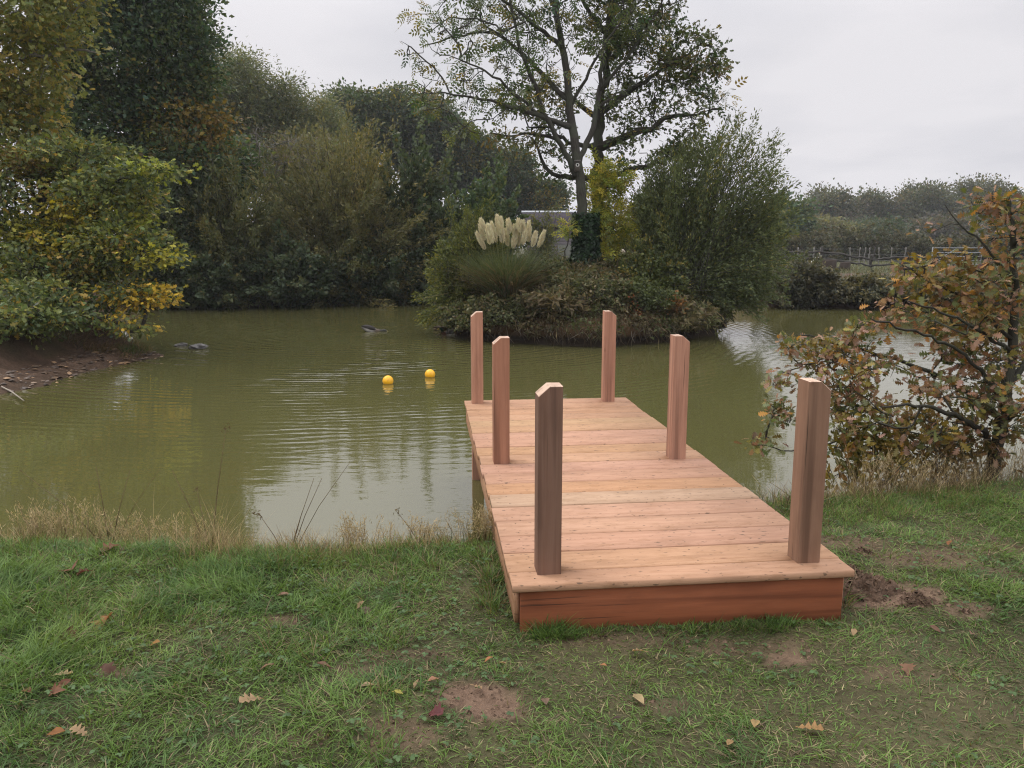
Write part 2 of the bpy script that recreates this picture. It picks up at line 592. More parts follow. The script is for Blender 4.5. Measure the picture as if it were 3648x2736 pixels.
# ---- water
def m_water():
    t = NT('pond_water')
    pos = t.n('ShaderNodeNewGeometry').outputs['Position']
    sep = t.n('ShaderNodeSeparateXYZ')
    t.l(pos, sep.inputs[0])
    x, y = sep.outputs[0], sep.outputs[1]

    def ring(cx, cy, lam, amp, r0, fall):
        dx = t.math('SUBTRACT', x, cx)
        dy = t.math('SUBTRACT', y, cy)
        r = t.math('SQRT', t.math('ADD', t.math('MULTIPLY', dx, dx), t.math('MULTIPLY', dy, dy)))
        wob = t.math('MULTIPLY', t.noise(pos, 0.9, 2), 0.35)
        ph = t.math('SINE', t.math('MULTIPLY', t.math('ADD', r, wob), 2 * pi / lam))
        e = t.math('SUBTRACT', r, r0)
        g = t.math('EXPONENT', t.math('MULTIPLY', t.math('MULTIPLY', e, e), -1.0 / (fall * fall)))
        patch = t.ramp(t.noise(t.vmul(pos, (0.5, 0.9, 1)), 1.0, 3), [(0.38, (0.08, 0.08, 0.08)), (0.60, (1, 1, 1))])
        return t.math('MULTIPLY', t.math('MULTIPLY', t.math('MULTIPLY', ph, g), patch), amp)

    def blob(cx, cy, rx, ry):
        dx = t.math('DIVIDE', t.math('SUBTRACT', x, cx), rx)
        dy = t.math('DIVIDE', t.math('SUBTRACT', y, cy), ry)
        return t.math('EXPONENT', t.math('MULTIPLY', t.math('ADD', t.math('MULTIPLY', dx, dx), t.math('MULTIPLY', dy, dy)), -1.0))

    h = ring(-3.7, 20.9, 0.32, 0.0058, 3.8, 3.2)
    h = t.math('ADD', h, ring(-3.7, 20.9, 0.21, 0.0030, 8.2, 3.4))
    h = t.math('ADD', h, ring(-1.7, 20.0, 0.22, 0.0009, 4.0, 3.5))
    small = t.noise(t.vmul(pos, (3.0, 9.0, 1.0)), 1.0, 3, 0.5)
    mid = t.noise(t.vmul(pos, (1.6, 3.6, 1.0)), 1.0, 2, 0.5)
    m1 = blob(-1.3, 10.6, 2.6, 2.6)
    m2 = blob(7.5, 17.0, 3.6, 5.0)
    m3 = blob(0.2, 6.6, 1.0, 1.2)
    am = t.math('ADD', 0.0007, t.math('ADD', t.math('ADD', t.math('MULTIPLY', m1, 0.0050), t.math('MULTIPLY', m2, 0.0066)), t.math('MULTIPLY', m3, 0.003)))
    h = t.math('ADD', h, t.math('MULTIPLY', small, am))
    h = t.math('ADD', h, t.math('MULTIPLY', mid, 0.0018))
    bp = t.n('ShaderNodeBump')
    bp.inputs['Strength'].default_value = 1.0
    bp.inputs['Distance'].default_value = 1.0
    t.l(h, bp.inputs['Height'])
    n = t.noise(pos, 0.22, 3)
    c = t.mix(n, (0.074, 0.071, 0.024), (0.088, 0.084, 0.031))
    b = t.bsdf(c, 0.02, 0.5)
    b.inputs['IOR'].default_value = 1.95
    t.l(bp.outputs[0], b.inputs['Normal'])
    return t.done(b)


mb = MB()
mb.faces([(-30, 4.0, WATER), (32, 4.0, WATER), (32, 40, WATER), (-30, 40, WATER)], [[0, 1, 2, 3]])
tag(mb.build('pond_water', m_water()), 'still muddy green pond water with ripples', 'water', kind='structure')

# ------------------------------------------------------------------ foliage templates
RHOMB = np.array([(0, 0, 0), (0.32, 0.45, 0.09), (0, 1, -0.05), (-0.32, 0.45, 0.09)])
RHOMB_F = [[0, 1, 2, 3]]
LANCE = np.array([(0, 0, 0), (0.16, 0.4, 0.04), (0, 1, -0.06), (-0.16, 0.4, 0.04)])


def lobed(outline, fold=0.12, curl=-0.15):
    """leaf with a midrib: outline is a list of (half width, along), faces run from the rib to the edge"""
    V, F = [], []
    n = len(outline)
    for (w, y) in outline:
        V.append((0, y, curl * y * y))
    for (w, y) in outline:
        V.append((w, y + w * 0.18, fold * w + curl * y * y))
    for (w, y) in outline:
        V.append((-w, y + w * 0.18, fold * w + curl * y * y))
    for k in range(n - 1):
        F.append([k, n + k, n + k + 1, k + 1])
        F.append([k, k + 1, 2 * n + k + 1, 2 * n + k])
    return np.array(V), F


OAK, OAK_F = lobed([(0.012, 0.0), (0.02, 0.12), (0.19, 0.22), (0.06, 0.33), (0.33, 0.45), (0.08, 0.55), (0.40, 0.68), (0.11, 0.77), (0.27, 0.88), (0.05, 1.0)])
OAK_S, OAK_SF = lobed([(0.02, 0.0), (0.22, 0.26), (0.09, 0.40), (0.38, 0.60), (0.13, 0.74), (0.26, 0.88), (0.05, 1.0)])
MAPLE, MAPLE_F = lobed([(0.02, 0.0), (0.30, 0.08), (0.22, 0.2), (0.55, 0.38), (0.26, 0.48), (0.40, 0.66), (0.15, 0.72), (0.03, 1.0)], 0.35, -0.35)
OVAL, OVAL_F = lobed([(0.02, 0.0), (0.2, 0.25), (0.26, 0.5), (0.17, 0.78), (0.02, 1.0)], 0.3, -0.3)
# ash leaf: leaflets in pairs along a rib
_v, _f = [], []
for (yy, sd) in [(0.25, 1), (0.25, -1), (0.5, 1), (0.5, -1), (0.75, 1), (0.75, -1), (0.9, 0)]:
    o = len(_v)
    ang = sd * 1.0
    dx, dy = sin(ang), cos(ang)
    for (a, w) in ((0, 0), (0.17, 0.085), (0.38, 0), (0.17, -0.085)):
        _v.append((dx * a + dy * w, yy + dy * a - dx * w, -0.1 * a - 0.12 * yy * yy))
    _f.append([o, o + 1, o + 2, o + 3])
PINN, PINN_F = np.array(_v), _f
TEMPL = dict(rhomb=(RHOMB, RHOMB_F), lance=(LANCE, RHOMB_F), oak=(OAK, OAK_F), oaks=(OAK_S, OAK_SF), pinn=(PINN, PINN_F), oval=(OVAL, OVAL_F))


# ------------------------------------------------------------------ tree growing
def grow(paths, targets, step=0.5, tip_r=0.006, jit=0.06, expo=2.3, up=0.0):
    """skeleton: given limbs, then each target is joined to the nearest part of what has grown so far by a curved twig"""
    P, par, rmin, dirs = [], [], [], []
    for (pts, r0, r1, at) in paths:
        pts = np.asarray(pts, float)
        prev = -1
        if at is not None and len(P):
            prev = int(np.argmin(((np.array(P) - pts[0]) ** 2).sum(1)))
        seg = []
        for a, b in zip(pts[:-1], pts[1:]):
            m = max(2, int(np.linalg.norm(b - a) / (step * 0.6)))
            for u in np.linspace(0, 1, m, endpoint=False):
                seg.append(a + (b - a) * u)
        seg.append(pts[-1])
        seg = np.array(seg)
        for _ in range(2):
            seg[1:-1] = 0.25 * seg[:-2] + 0.5 * seg[1:-1] + 0.25 * seg[2:]
        L = len(seg)
        st = 1 if prev >= 0 else 0
        for k in range(st, L):
            P.append(seg[k] + (rng.normal(0, jit * 0.35, 3) if 0 < k < L - 1 else 0))
            par.append(prev)
            rmin.append(r0 + (r1 - r0) * k / max(1, L - 1))
            dirs.append(norm(seg[k] - seg[k - 1]) if k else np.array([0, 0, 1.0]))
            prev = len(P) - 1
    base_n = len(P)
    cap = base_n + len(targets) * 14 + 10
    A = np.zeros((cap, 3))
    A[:base_n] = P
    n = base_n
    D = np.zeros((cap, 3))
    D[:base_n] = dirs
    root = A[0]
    tips = []
    order = np.argsort(((targets[:, None] - A[None, :base_n]) ** 2).sum(2).min(1))
    for ti in order:
        t = targets[ti]
        v = t - A[:n]
        dist = np.sqrt((v ** 2).sum(1))
        fw = (v * D[:n]).sum(1) / np.maximum(dist, 1e-6)
        cost = dist * (1.25 - 0.35 * fw)
        k = int(np.argmin(cost))
        p0, d0 = A[k], D[k]
        L = dist[k]
        if L < 0.04:
            tips.append(k)
            continue
        p1 = p0 + d0 * L * 0.3 + np.array([0, 0, up * L]) + rng.normal(0, 0.06 * L, 3)
        m = int(np.clip(math.ceil(L / step), 2, 12))
        prev = k
        for u in np.linspace(0, 1, m + 1)[1:]:
            q = (1 - u) ** 2 * p0 + 2 * u * (1 - u) * p1 + u * u * t
            if u < 1:
                q = q + rng.normal(0, jit * min(1, L), 3)
            A[n] = q
            D[n] = norm(q - A[prev])
            par.append(prev)
            rmin.append(tip_r)
            prev = n
            n += 1
        tips.append(prev)
    A = A[:n]
    par = np.array(par)
    R = np.zeros(n)
    acc = np.zeros(n)
    for k in range(n - 1, -1, -1):
        r = max(acc[k] ** (1 / expo) if acc[k] > 0 else 0, tip_r)
        R[k] = max(r if k >= base_n else min(r, rmin[k] * 1.15), rmin[k])
        if par[k] >= 0:
            acc[par[k]] += R[k] ** expo if k >= base_n else R[k] ** expo * 0.3
    return A, par, R, tips


def skeleton_mesh(mb, A, par, R, col=(0.5, 0.5, 0.5), min_r=0.0):
    n = len(A)
    kids = [[] for _ in range(n)]
    for k in range(n):
        if par[k] >= 0:
            kids[par[k]].append(k)
    starts = [(k, -1) for k in range(n) if par[k] < 0]
    while starts:
        k, p = starts.pop()
        chain = [p, k] if p >= 0 else [k]
        while kids[k]:
            ks = sorted(kids[k], key=lambda q: -R[q])
            for o in ks[1:]:
                starts.append((o, k))
            k = ks[0]
            chain.append(k)
        if len(chain) < 2:
            continue
        rr = R[chain].copy()
        if p >= 0:
            rr[0] = min(rr[0], rr[1] * 1.25)
        rr[-1] *= 0.5
        if rr[0] < min_r:
            continue
        s = 9 if rr.max() > 0.1 else (6 if rr.max() > 0.03 else 4)
        mb.tube(A[chain], rr, s, col, True, float(k % 37))


def in_lobes(lobes, n, shell=0.55):
    w = np.array([abs(l[3] * l[4] * l[5]) ** 0.75 * (l[6] if len(l) > 6 else 1) for l in lobes])
    pick = rng.choice(len(lobes), n, p=w / w.sum())
    d = norm(rng.normal(0, 1, (n, 3)))
    r = rng.random(n) ** (1 / 3.0)
    r = r * (1 - shell) + shell * (1 - 0.35 * rng.random(n) ** 2)
    L = np.array([l[:6] for l in lobes])[pick]
    return L[:, :3] + d * r[:, None] * L[:, 3:6], pick


def px_lobe(px, py, rx, ry, d, rd, w=1.0):
    c = at_d(px, py, d)
    s = d / FPX
    return (c[0], c[1], c[2], rx * s, rd, ry * s, w)


def palette(cols, w=None):
    cols = np.array(cols, float) * LEAF_ALBEDO
    w = np.ones(len(cols)) if w is None else np.array(w, float)
    return cols, w / w.sum()


def leaf_cloud(mb, tips, tdirs, per, spread, size, templ, pal, drift=0.25, out=0.7, upn=0.6, droop=0.0, vary=0.18, cl=None, aniso=(1, 1, 0.7)):
    """a spray of leaves round each twig end; each spray takes its own tint from the palette"""
    cols, w = pal
    n = len(tips)
    if cl is None:
        cl = cols[rng.choice(len(cols), n, p=w)]
    per_n = rng.poisson(per, n) + 1
    rep = np.repeat(np.arange(n), per_n)
    N = len(rep)
    off = rng.normal(0, 1, (N, 3)) * spread * np.array(aniso)
    P = tips[rep] + off - tdirs[rep] * (rng.random((N, 1)) * spread * 1.2)
    D = norm(off / max(spread, 1e-6) * out + tdirs[rep] * 0.6 + rng.normal(0, 0.5, (N, 3)) + np.array([0, 0, -droop]))
    Nn = norm(rng.normal(0, 0.7, (N, 3)) + np.array([0, 0, upn]))
    c = cl[rep]
    other = cols[rng.choice(len(cols), N, p=w)]
    m = (rng.random((N, 1)) < drift)
    c = np.where(m, other, c) * (1 + rng.normal(0, vary, (N, 1)))
    c = np.clip(c + rng.normal(0, 0.006, (N, 3)), 0.004, 0.8)
    T, F = TEMPL[templ]
    mb.scatter(T, F, P, D, Nn, size * (0.5 + 1.0 * rng.random(N)), c)


def tree(name, label, cat, base, paths, lobes, n_t, per, spread, size, pal, templ='rhomb', bark=None, step=0.5, tip_r=0.007, shell=0.5, group=None,
         jit=0.06, drift=0.25, droop=0.0, upn=0.6, extra=None, up=0.0, thin=1.0, cl_fn=None, out=0.7, crown='crown', aniso=(1, 1, 0.7)):
    base = np.asarray(base, float)
    root = thing(name, label, cat, base, group)
    tg, pick = in_lobes(lobes, n_t, shell)
    A, par, R, tips = grow(paths, tg, step, tip_r, jit, up=up)
    mb = MB()
    skeleton_mesh(mb, A, par, R)
    mb.build('trunk', bark or BARK, root, base, True)
    tips = np.array(tips)
    keep = rng.random(len(tips)) < thin
    tips = tips[keep]
    pp = par[tips]
    td = norm(A[tips] - A[np.maximum(pp, 0)])
    cm = MB()
    cl = cl_fn(A[tips]) if cl_fn else None
    leaf_cloud(cm, A[tips], td, per, spread, size, templ, pal, drift, out, upn, droop, cl=cl, aniso=aniso)
    if extra:
        extra(cm, A, par, tips)
    cm.build(crown, LEAF, root, base)
    return root


def shrub(name, label, cat, base, top_fn, n_stem, per, size, pal, templ='lance', bark=None, foot=0.4, off=0.07, r0=0.014, bend=0.35, group=None, t0=0.2, droop=0.1,
          drift=0.5, leafcol=None, tipbare=0.0, weep=None):
    """many stems from one stool; leaves along them. top_fn(n) gives the stem ends"""
    base = np.asarray(base, float)
    root = thing(name, label, cat, base, group)
    tips = top_fn(n_stem)
    n = len(tips)
    st = base + rng.normal(0, 1, (n, 3)) * np.array([foot, foot, 0.03])
    mid = st * 0.5 + tips * 0.5 + np.array([0, 0, 1.0]) * (np.linalg.norm(tips - st, axis=1)[:, None] * bend * 0.5) + rng.normal(0, 0.08, (n, 3))
    ts = np.linspace(0, 1, 7)
    B = lambda t: (1 - t) ** 2 * st[:, None] + 2 * t * (1 - t) * mid[:, None] + t * t * tips[:, None]
    C = B(ts[None, :, None])
    mb = MB()
    for k in range(n):
        mb.tube(C[k], np.linspace(r0, r0 * 0.25, 7) * (0.6 + 0.8 * rng.random()), 4, g0=k * 0.7)
    mb.build('stems', bark or BARK, root, base, True)
    cols, w = pal
    cl = cols[rng.choice(len(cols), n, p=w)]
    rep = np.repeat(np.arange(n), rng.poisson(per, n) + 1)
    N = len(rep)
    t = (t0 + (1 - t0) * rng.random(N) ** 0.7)[:, None]
    P = (1 - t) ** 2 * st[rep] + 2 * t * (1 - t) * mid[rep] + t * t * tips[rep]
    T = norm(2 * (1 - t) * (mid[rep] - st[rep]) + 2 * t * (tips[rep] - mid[rep]))
    P = P + rng.normal(0, 1, (N, 3)) * off * (0.5 + 0.8 * (1 - t))
    D = norm(T * 0.9 + rng.normal(0, 0.55, (N, 3)) + np.array([0, 0, -droop]))
    Nn = norm(rng.normal(0, 0.8, (N, 3)) + np.array([0, 0, 0.5]))
    other = cols[rng.choice(len(cols), N, p=w)]
    c = np.where(rng.random((N, 1)) < drift, other, cl[rep]) * (1 + rng.normal(0, 0.2, (N, 1)))
    cm = MB()
    T_, F_ = TEMPL[templ]
    cm.scatter(T_, F_, P, D, Nn, size * (0.65 + 0.7 * rng.random(N)), np.clip(c, 0.004, 0.8))
    cm.build('foliage', LEAF, root, base)
    return root


def dome(c, rx, ry, h, low=-0.1, jitter=0.15, power=0.6):
    """stem ends spread over a dome (rx, ry, height h above c)"""
    def f(n):
        a = rng.random(n) * 2 * pi
        e = np.arcsin(np.clip(low + (1 - low) * rng.random(n) ** power, -1, 1))
        r = 1 + rng.normal(0, jitter, n)
        r = np.where(rng.random(n) < 0.45, r * (0.45 + 0.5 * rng.random(n)), r)
        return np.stack([c[0] + rx * r * np.cos(e) * np.cos(a), c[1] + ry * r * np.cos(e) * np.sin(a), c[2] + h * r * np.sin(e)], -1)
    return f


# ------------------------------------------------------------------ palettes (leaf colours; the far skyline one also carries haze)
LEAF_ALBEDO = 1.3
G_OAKDARK = palette([(0.046, 0.076, 0.034), (0.062, 0.088, 0.036), (0.078, 0.094, 0.034), (0.04, 0.066, 0.036), (0.12, 0.10, 0.034)], [4, 4, 2, 3, 0.6])
G_OAKYEL = palette([(0.085, 0.11, 0.038), (0.125, 0.142, 0.04), (0.062, 0.085, 0.036), (0.20, 0.19, 0.042), (0.24, 0.165, 0.042)], [4, 4, 3, 1.6, 0.8])
G_AUT = palette([(0.16, 0.17, 0.05), (0.22, 0.185, 0.05), (0.115, 0.135, 0.045), (0.28, 0.20, 0.045)], [4, 2.5, 4, .8])
G_WILLOW = palette([(0.09, 0.10, 0.045), (0.11, 0.105, 0.04), (0.075, 0.09, 0.042), (0.14, 0.125, 0.04)], [4, 3, 3, 1])
G_WBROWN = palette([(0.108, 0.106, 0.045), (0.125, 0.114, 0.045), (0.09, 0.098, 0.043), (0.145, 0.12, 0.045)], [4, 3, 3, 1])
G_WGREEN = palette([(0.082, 0.104, 0.042), (0.10, 0.116, 0.042), (0.07, 0.09, 0.039), (0.15, 0.14, 0.04)], [4, 4, 3, 1])
G_DARK = palette([(0.046, 0.066, 0.036), (0.058, 0.078, 0.04), (0.072, 0.08, 0.038), (0.12, 0.10, 0.04)], [4, 4, 2, 0.5])
G_POPLAR = palette([(0.095, 0.112, 0.055), (0.12, 0.125, 0.055), (0.08, 0.095, 0.05), (0.15, 0.135, 0.045)], [4, 3, 3, 0.6])
G_YELLOW = palette([(0.29, 0.28, 0.045), (0.34, 0.28, 0.045), (0.20, 0.235, 0.045), (0.14, 0.17, 0.04)], [3, 2, 3, 2])
G_ASH = palette([(0.048, 0.072, 0.03), (0.068, 0.088, 0.03), (0.12, 0.11, 0.03), (0.18, 0.135, 0.03)], [4, 4, 1.5, 0.8])
G_HAZEFAR = palette([(0.070, 0.080, 0.046), (0.088, 0.086, 0.046), (0.058, 0.068, 0.042), (0.12, 0.10, 0.045)], [4, 3, 3, 0.8])  # distance haze painted into these leaf colours as grey
G_BRONZE = palette([(0.20, 0.115, 0.065), (0.24, 0.145, 0.10), (0.16, 0.13, 0.045), (0.105, 0.115, 0.045), (0.28, 0.145, 0.035), (0.17, 0.085, 0.045), (0.12, 0.075, 0.05), (0.20, 0.17, 0.045), (0.075, 0.09, 0.035)], [3.4, 3.4, 3, 4, 1.1, 1.6, 2, 1.8, 2.4])
def auto_lobes(px, w, yt, yb, d, k=6, rd=None, shape=0.8):
    """crown of one tree seen at distance d: a core and k bumps round its upper outline (pixel sizes turned into metres)"""
    s = d / FPX
    c = at_d(px, 0.5 * (yt + yb), d)
    rx, rz = 0.5 * w * s, 0.5 * (yb - yt) * s
    ry = rd or rx
    L = [(c[0], c[1], c[2] - .08 * rz, rx * 0.64, ry * 0.64, rz * 0.72, 1.3)]
    for i in range(k + 4):
        a = rng.random() * 2 * pi
        e = -0.35 + 1.25 * (i + rng.random() * 0.7) / (k + 4)
        f = 0.20 + 0.20 * rng.random()
        q = 0.98 - f + 0.12 * (rng.random() - .5)
        L.append((c[0] + rx * q * cos(a) * cos(e), c[1] + ry * q * sin(a) * cos(e), c[2] + rz * 0.72 * sin(e), rx * f * 1.1, ry * f * 1.1, rz * f))
    return L


def gz(x, y):
    return float(ground_z(np.array([x]), np.array([y]), False)[0])


def simple_tree(label, px, w, yt, yb, d, pal, n_t=260, per=26, size=0.17, spread=0.42, templ='rhomb', name='tree', group=None, bark=None, k=6, cat='tree', lean=0.0, r=None, **kw):
    L = auto_lobes(px, w, yt, yb, d, k)
    x = L[0][0] - lean
    base = np.array([x, d, gz(x, d)])
    top = L[0][2]
    h = top - base[2]
    r = r or 0.035 * h
    pts = [base - [0, 0, 0.2], base + [lean * .3 + rng.normal(0, .1), rng.normal(0, .1), h * 0.4], base + [lean * .8 + rng.normal(0, .2), 0, h * 0.8], base + [lean, 0, h * 1.2]]
    return tree(name, label, cat, base, [(pts, r, r * 0.35, None)], L, int(n_t * 1.25), per * (1.5 if per > 5 else 1), spread * 1.05, size * 1.2, pal, templ, bark or BARK_DARK, 0.7, 0.012, group=group, **kw)


FAR_L = 'trees beyond the far left bank'
# --- young yellow-green oak on the peninsula
def near_cl(pal, spots):
    cols, w = pal

    def f(P):
        c = cols[rng.choice(len(cols), len(P), p=w)]
        for (px, py, d, r, tint, pr) in spots:
            q = at_d(px, py, d)
            m = (np.linalg.norm((P - q) * [1, 0.45, 1], axis=1) < r) & (rng.random(len(P)) < pr)
            c[m] = np.array(tint) * (1 + rng.normal(0, 0.12, (m.sum(), 1)))
        return c
    return f


b = np.array([-10.35, 17.9, gz(-10.35, 17.9)])
LA = [px_lobe(35, 205, 60, 45, 17.2, 1.4), px_lobe(108, 200, 42, 32, 16.8, 1.2), px_lobe(146, 172, 26, 8, 16.2, .5, 1.6), px_lobe(50, 262, 75, 40, 16.6, 1.5), px_lobe(122, 243, 36, 28, 16.2, 1.0),
      px_lobe(157, 257, 20, 8, 15.9, .4, 1.5), px_lobe(136, 297, 28, 13, 15.9, .6, 1.6), px_lobe(88, 306, 34, 10, 15.9, .5, .6), px_lobe(134, 330, 14, 5, 15.6, .3, 1.0), px_lobe(30, 300, 40, 16, 16.2, .8, .7),
      px_lobe(70, 160, 60, 22, 17.4, 1.3), px_lobe(20, 340, 18, 5, 14.6, .4, .6), px_lobe(12, 316, 38, 15, 13.9, .7, 1.5), px_lobe(48, 320, 28, 10, 14.3, .5, 1.0), px_lobe(30, 298, 44, 16, 14.6, .8, 1.1), px_lobe(96, 322, 24, 8, 15.1, .4, .9)]
t1 = [b - [0, 0, .2], at_d(34, 285, 17.8), at_d(36, 240, 17.6), at_d(45, 190, 17.4), at_d(52, 150, 17.4)]
b2 = np.array([-10.0, 18.3, gz(-10.0, 18.3)])
t2 = [b2 - [0, 0, .2], at_d(50, 280, 18.0), at_d(62, 235, 17.6), at_d(85, 190, 17.2)]
tree('young_oak', 'bushy young oak with yellow and orange sprays leaning over the water from the mud spit', 'tree', b,
     [(t1, .13, .05, None), (t2, .10, .04, None), ([at_d(40, 262, 17.6), at_d(90, 262, 16.6), at_d(130, 282, 16.0), at_d(152, 296, 15.9)], .04, .012, 1), ([at_d(55, 230, 17.5), at_d(110, 245, 16.6), at_d(165, 258, 15.9)], .04, .012, 1),
      ([at_d(60, 205, 17.5), at_d(115, 180, 16.6), at_d(165, 170, 16.2)], .04, .012, 1)],
     LA, 1500, 24, .16, .095, G_OAKYEL, 'oaks', BARK_DARK, .3, .006, .30, drift=.22, aniso=(1.2, 1.2, .42),
     cl_fn=near_cl(G_OAKYEL, [(136, 297, 15.9, .66, (.48, .33, .045), .62), (68, 222, 16.4, .6, (.38, .31, .04), .85), (160, 257, 15.9, .4, (.32, .30, .04), .8), (165, 172, 16.2, .5, (.25, .28, .04), .8),
                              (35, 235, 16.6, .5, (.28, .27, .04), .6), (120, 225, 16.4, .5, (.22, .24, .04), .6), (30, 165, 17.2, .7, (.16, .115, .035), .7), (92, 318, 15.9, .5, (.05, .08, .024), .9)]))
# --- tall yellowing oak at the left edge
b = np.array([-13.6, 19.2, gz(-13.6, 19.2)])
LB = [px_lobe(-10, 60, 58, 60, 18.2, 2.0), px_lobe(45, 15, 42, 32, 18.0, 1.5), px_lobe(8, 125, 44, 40, 18.2, 1.6), px_lobe(-60, 90, 60, 100, 19, 2.0), px_lobe(80, -15, 30, 20, 18, 1.0), px_lobe(30, -60, 90, 50, 18.5, 2.0), px_lobe(45, 75, 24, 24, 18, .9, .6)]
tree('tall_oak', 'tall oak with yellow-brown leaves and a pale dead limb at the far left edge', 'tree', b,
     [([b - [0, 0, .2], at_d(-64, 220, 19.2), at_d(-50, 120, 19), at_d(-35, 30, 18.6), at_d(-10, -50, 18.5)], .26, .1, None),
      ([at_d(-52, 115, 19), at_d(0, 60, 18.4), at_d(40, 10, 18.1)], .10, .03, 1), ([at_d(-45, 70, 18.8), at_d(0, 34, 18.3), at_d(37, 43, 18.2), at_d(62, 50, 18.2), at_d(97, 53, 18.2)], .09, .02, 1)],
     LB, 1100, 21, .20, .12, G_AUT, 'oaks', BARK_PALE, .4, .007, .35, drift=.3)
# --- big dark oak
b = np.array([-14.6, 31.0, gz(-14.6, 31.0)])
LC = [px_lobe(130, 50, 80, 70, 31, 3.0), px_lobe(172, 30, 34, 42, 30.5, 2.2), px_lobe(100, 125, 56, 40, 30.5, 2.4), px_lobe(170, 110, 48, 34, 30.3, 2.2), px_lobe(185, 158, 42, 30, 30, 2.0), px_lobe(120, 175, 60, 34, 30, 2.0),
      px_lobe(140, -20, 70, 40, 31, 3), px_lobe(198, 75, 14, 18, 30.5, 1.0), px_lobe(70, 60, 24, 28, 31, 1.4), px_lobe(205, 130, 22, 14, 30, 1.2), px_lobe(60, 100, 20, 60, 31.4, 1.4)]
tree('big_oak', 'big dark green oak with a broad dense crown rising behind the young oak', 'tree', b,
     [([b - [0, 0, .3], at_d(135, 190, 31), at_d(136, 120, 31), at_d(132, 50, 31), at_d(138, -20, 31)], .42, .12, None),
      ([at_d(136, 130, 31), at_d(160, 105, 30.5), at_d(185, 95, 30.3)], .15, .04, 1), ([at_d(136, 120, 31), at_d(110, 95, 30.6), at_d(80, 80, 30.8)], .15, .04, 1), ([at_d(135, 165, 31), at_d(165, 160, 30.4), at_d(190, 160, 30)], .12, .03, 1)],
     LC, 1700, 44, .36, .16, G_OAKDARK, 'rhomb', BARK_DARK, .5, .009, .45, drift=.12,
     cl_fn=near_cl(G_OAKDARK, [(205, 130, 30, .9, (.20, .135, .03), .7), (176, 128, 30, 1.3, (.125, .10, .03), .5), (158, 150, 30, .8, (.15, .16, .03), .4), (140, 10, 31, 2, (.055, .085, .05), .5)]))
# --- willows / poplars sloping down to the right of it
simple_tree('tall wispy grey-green poplar next to the big dark oak', 228, 96, 36, 215, 56, G_POPLAR, 640, 32, .20, .48, 'lance', name='poplar', group=FAR_L, k=9, droop=.3, lean=-.8, thin=.95)
simple_tree('wispy poplar a step lower, sloping down from the tallest one', 274, 76, 62, 215, 58, G_POPLAR, 540, 32, .20, .48, 'lance', name='poplar', group=FAR_L, k=8, droop=.3, lean=-.6)
simple_tree('rounded pale green poplar before the dip in the tree line', 316, 70, 82, 215, 60, G_POPLAR, 540, 32, .20, .48, 'lance', name='poplar', group=FAR_L, k=7, droop=.2)
simple_tree('dark round oak left of the yellow-flecked one on the skyline', 356, 70, 84, 172, 72, G_DARK, 620, 30, .23, .5, name='oak', group=FAR_L, k=7, r=.3)
simple_tree('dark oak flecked with yellow sprays on the skyline', 410, 88, 86, 180, 74, G_DARK, 700, 30, .23, .5, name='oak', group=FAR_L, k=8, r=.32,
            cl_fn=near_cl(G_DARK, [(375, 95, 73, 1.9, (.21, .18, .03), .6), (425, 100, 73, 1.4, (.17, .13, .03), .7), (392, 116, 73, 1.0, (.25, .20, .03), .7)]))
simple_tree('dark oak stepping down right of the yellow-flecked oak', 456, 76, 108, 200, 76, G_DARK, 620, 30, .23, .5, name='oak', group=FAR_L, k=7, r=.3,
            cl_fn=near_cl(G_DARK, [(458, 138, 75, 1.1, (.15, .16, .03), .8), (470, 160, 75, 1.0, (.17, .15, .03), .6)]))
simple_tree('low dark oak behind the feathery grass plumes', 500, 70, 142, 235, 77, G_DARK, 600, 30, .23, .5, name='oak', group=FAR_L, k=7, r=.25,
            cl_fn=near_cl(G_DARK, [(505, 160, 76, 1.1, (.15, .14, .03), .7), (535, 195, 76, 1.2, (.14, .12, .03), .6)]))
simple_tree('lowest oak of the tree line tapering towards the shed', 542, 50, 178, 232, 78, G_DARK, 440, 28, .23, .45, name='oak', group=FAR_L, k=6, r=.22,
            cl_fn=near_cl(G_DARK, [(545, 200, 77, 1.2, (.19, .15, .03), .6)]))
simple_tree('brownish tree filling the gap under the poplars', 330, 110, 125, 230, 54, G_WBROWN, 300, 28, .2, .55, name='oak', group=FAR_L, k=5, r=.2)
simple_tree('dark tree trunked close behind the bare grey one', 212, 84, 130, 230, 35, G_OAKDARK, 260, 24, .17, .4, name='oak', group=FAR_L, k=5, r=.25)
# --- bare grey tree
s = 33.5
b = np.array([at_d(272, 250, s)[0], s, gz(at_d(272, 250, s)[0], s)])
tree('bare_tree', 'half-bare grey tree with thin pale twigs behind the brown willow', 'tree', b,
     [([b, at_d(270, 200, s), at_d(262, 160, s), at_d(256, 138, s)], .07, .02, None), ([at_d(270, 205, s), at_d(284, 165, s), at_d(296, 142, s)], .05, .015, 1), ([b + [.6, 0, 0], at_d(290, 205, s), at_d(300, 175, s), at_d(318, 158, s)], .05, .015, None)],
     [px_lobe(268, 150, 32, 26, s, 1.1), px_lobe(298, 160, 26, 26, s, 1.1), px_lobe(285, 185, 30, 18, s, 1.0)], 420, 2.2, .2, .10, palette([(.13, .10, .07), (.10, .09, .05)]), 'lance', BARK_PALE, .35, .009, .2, jit=.09)

# --- shrubs along the far left bank
FB = 'shrubs along the far left bank'


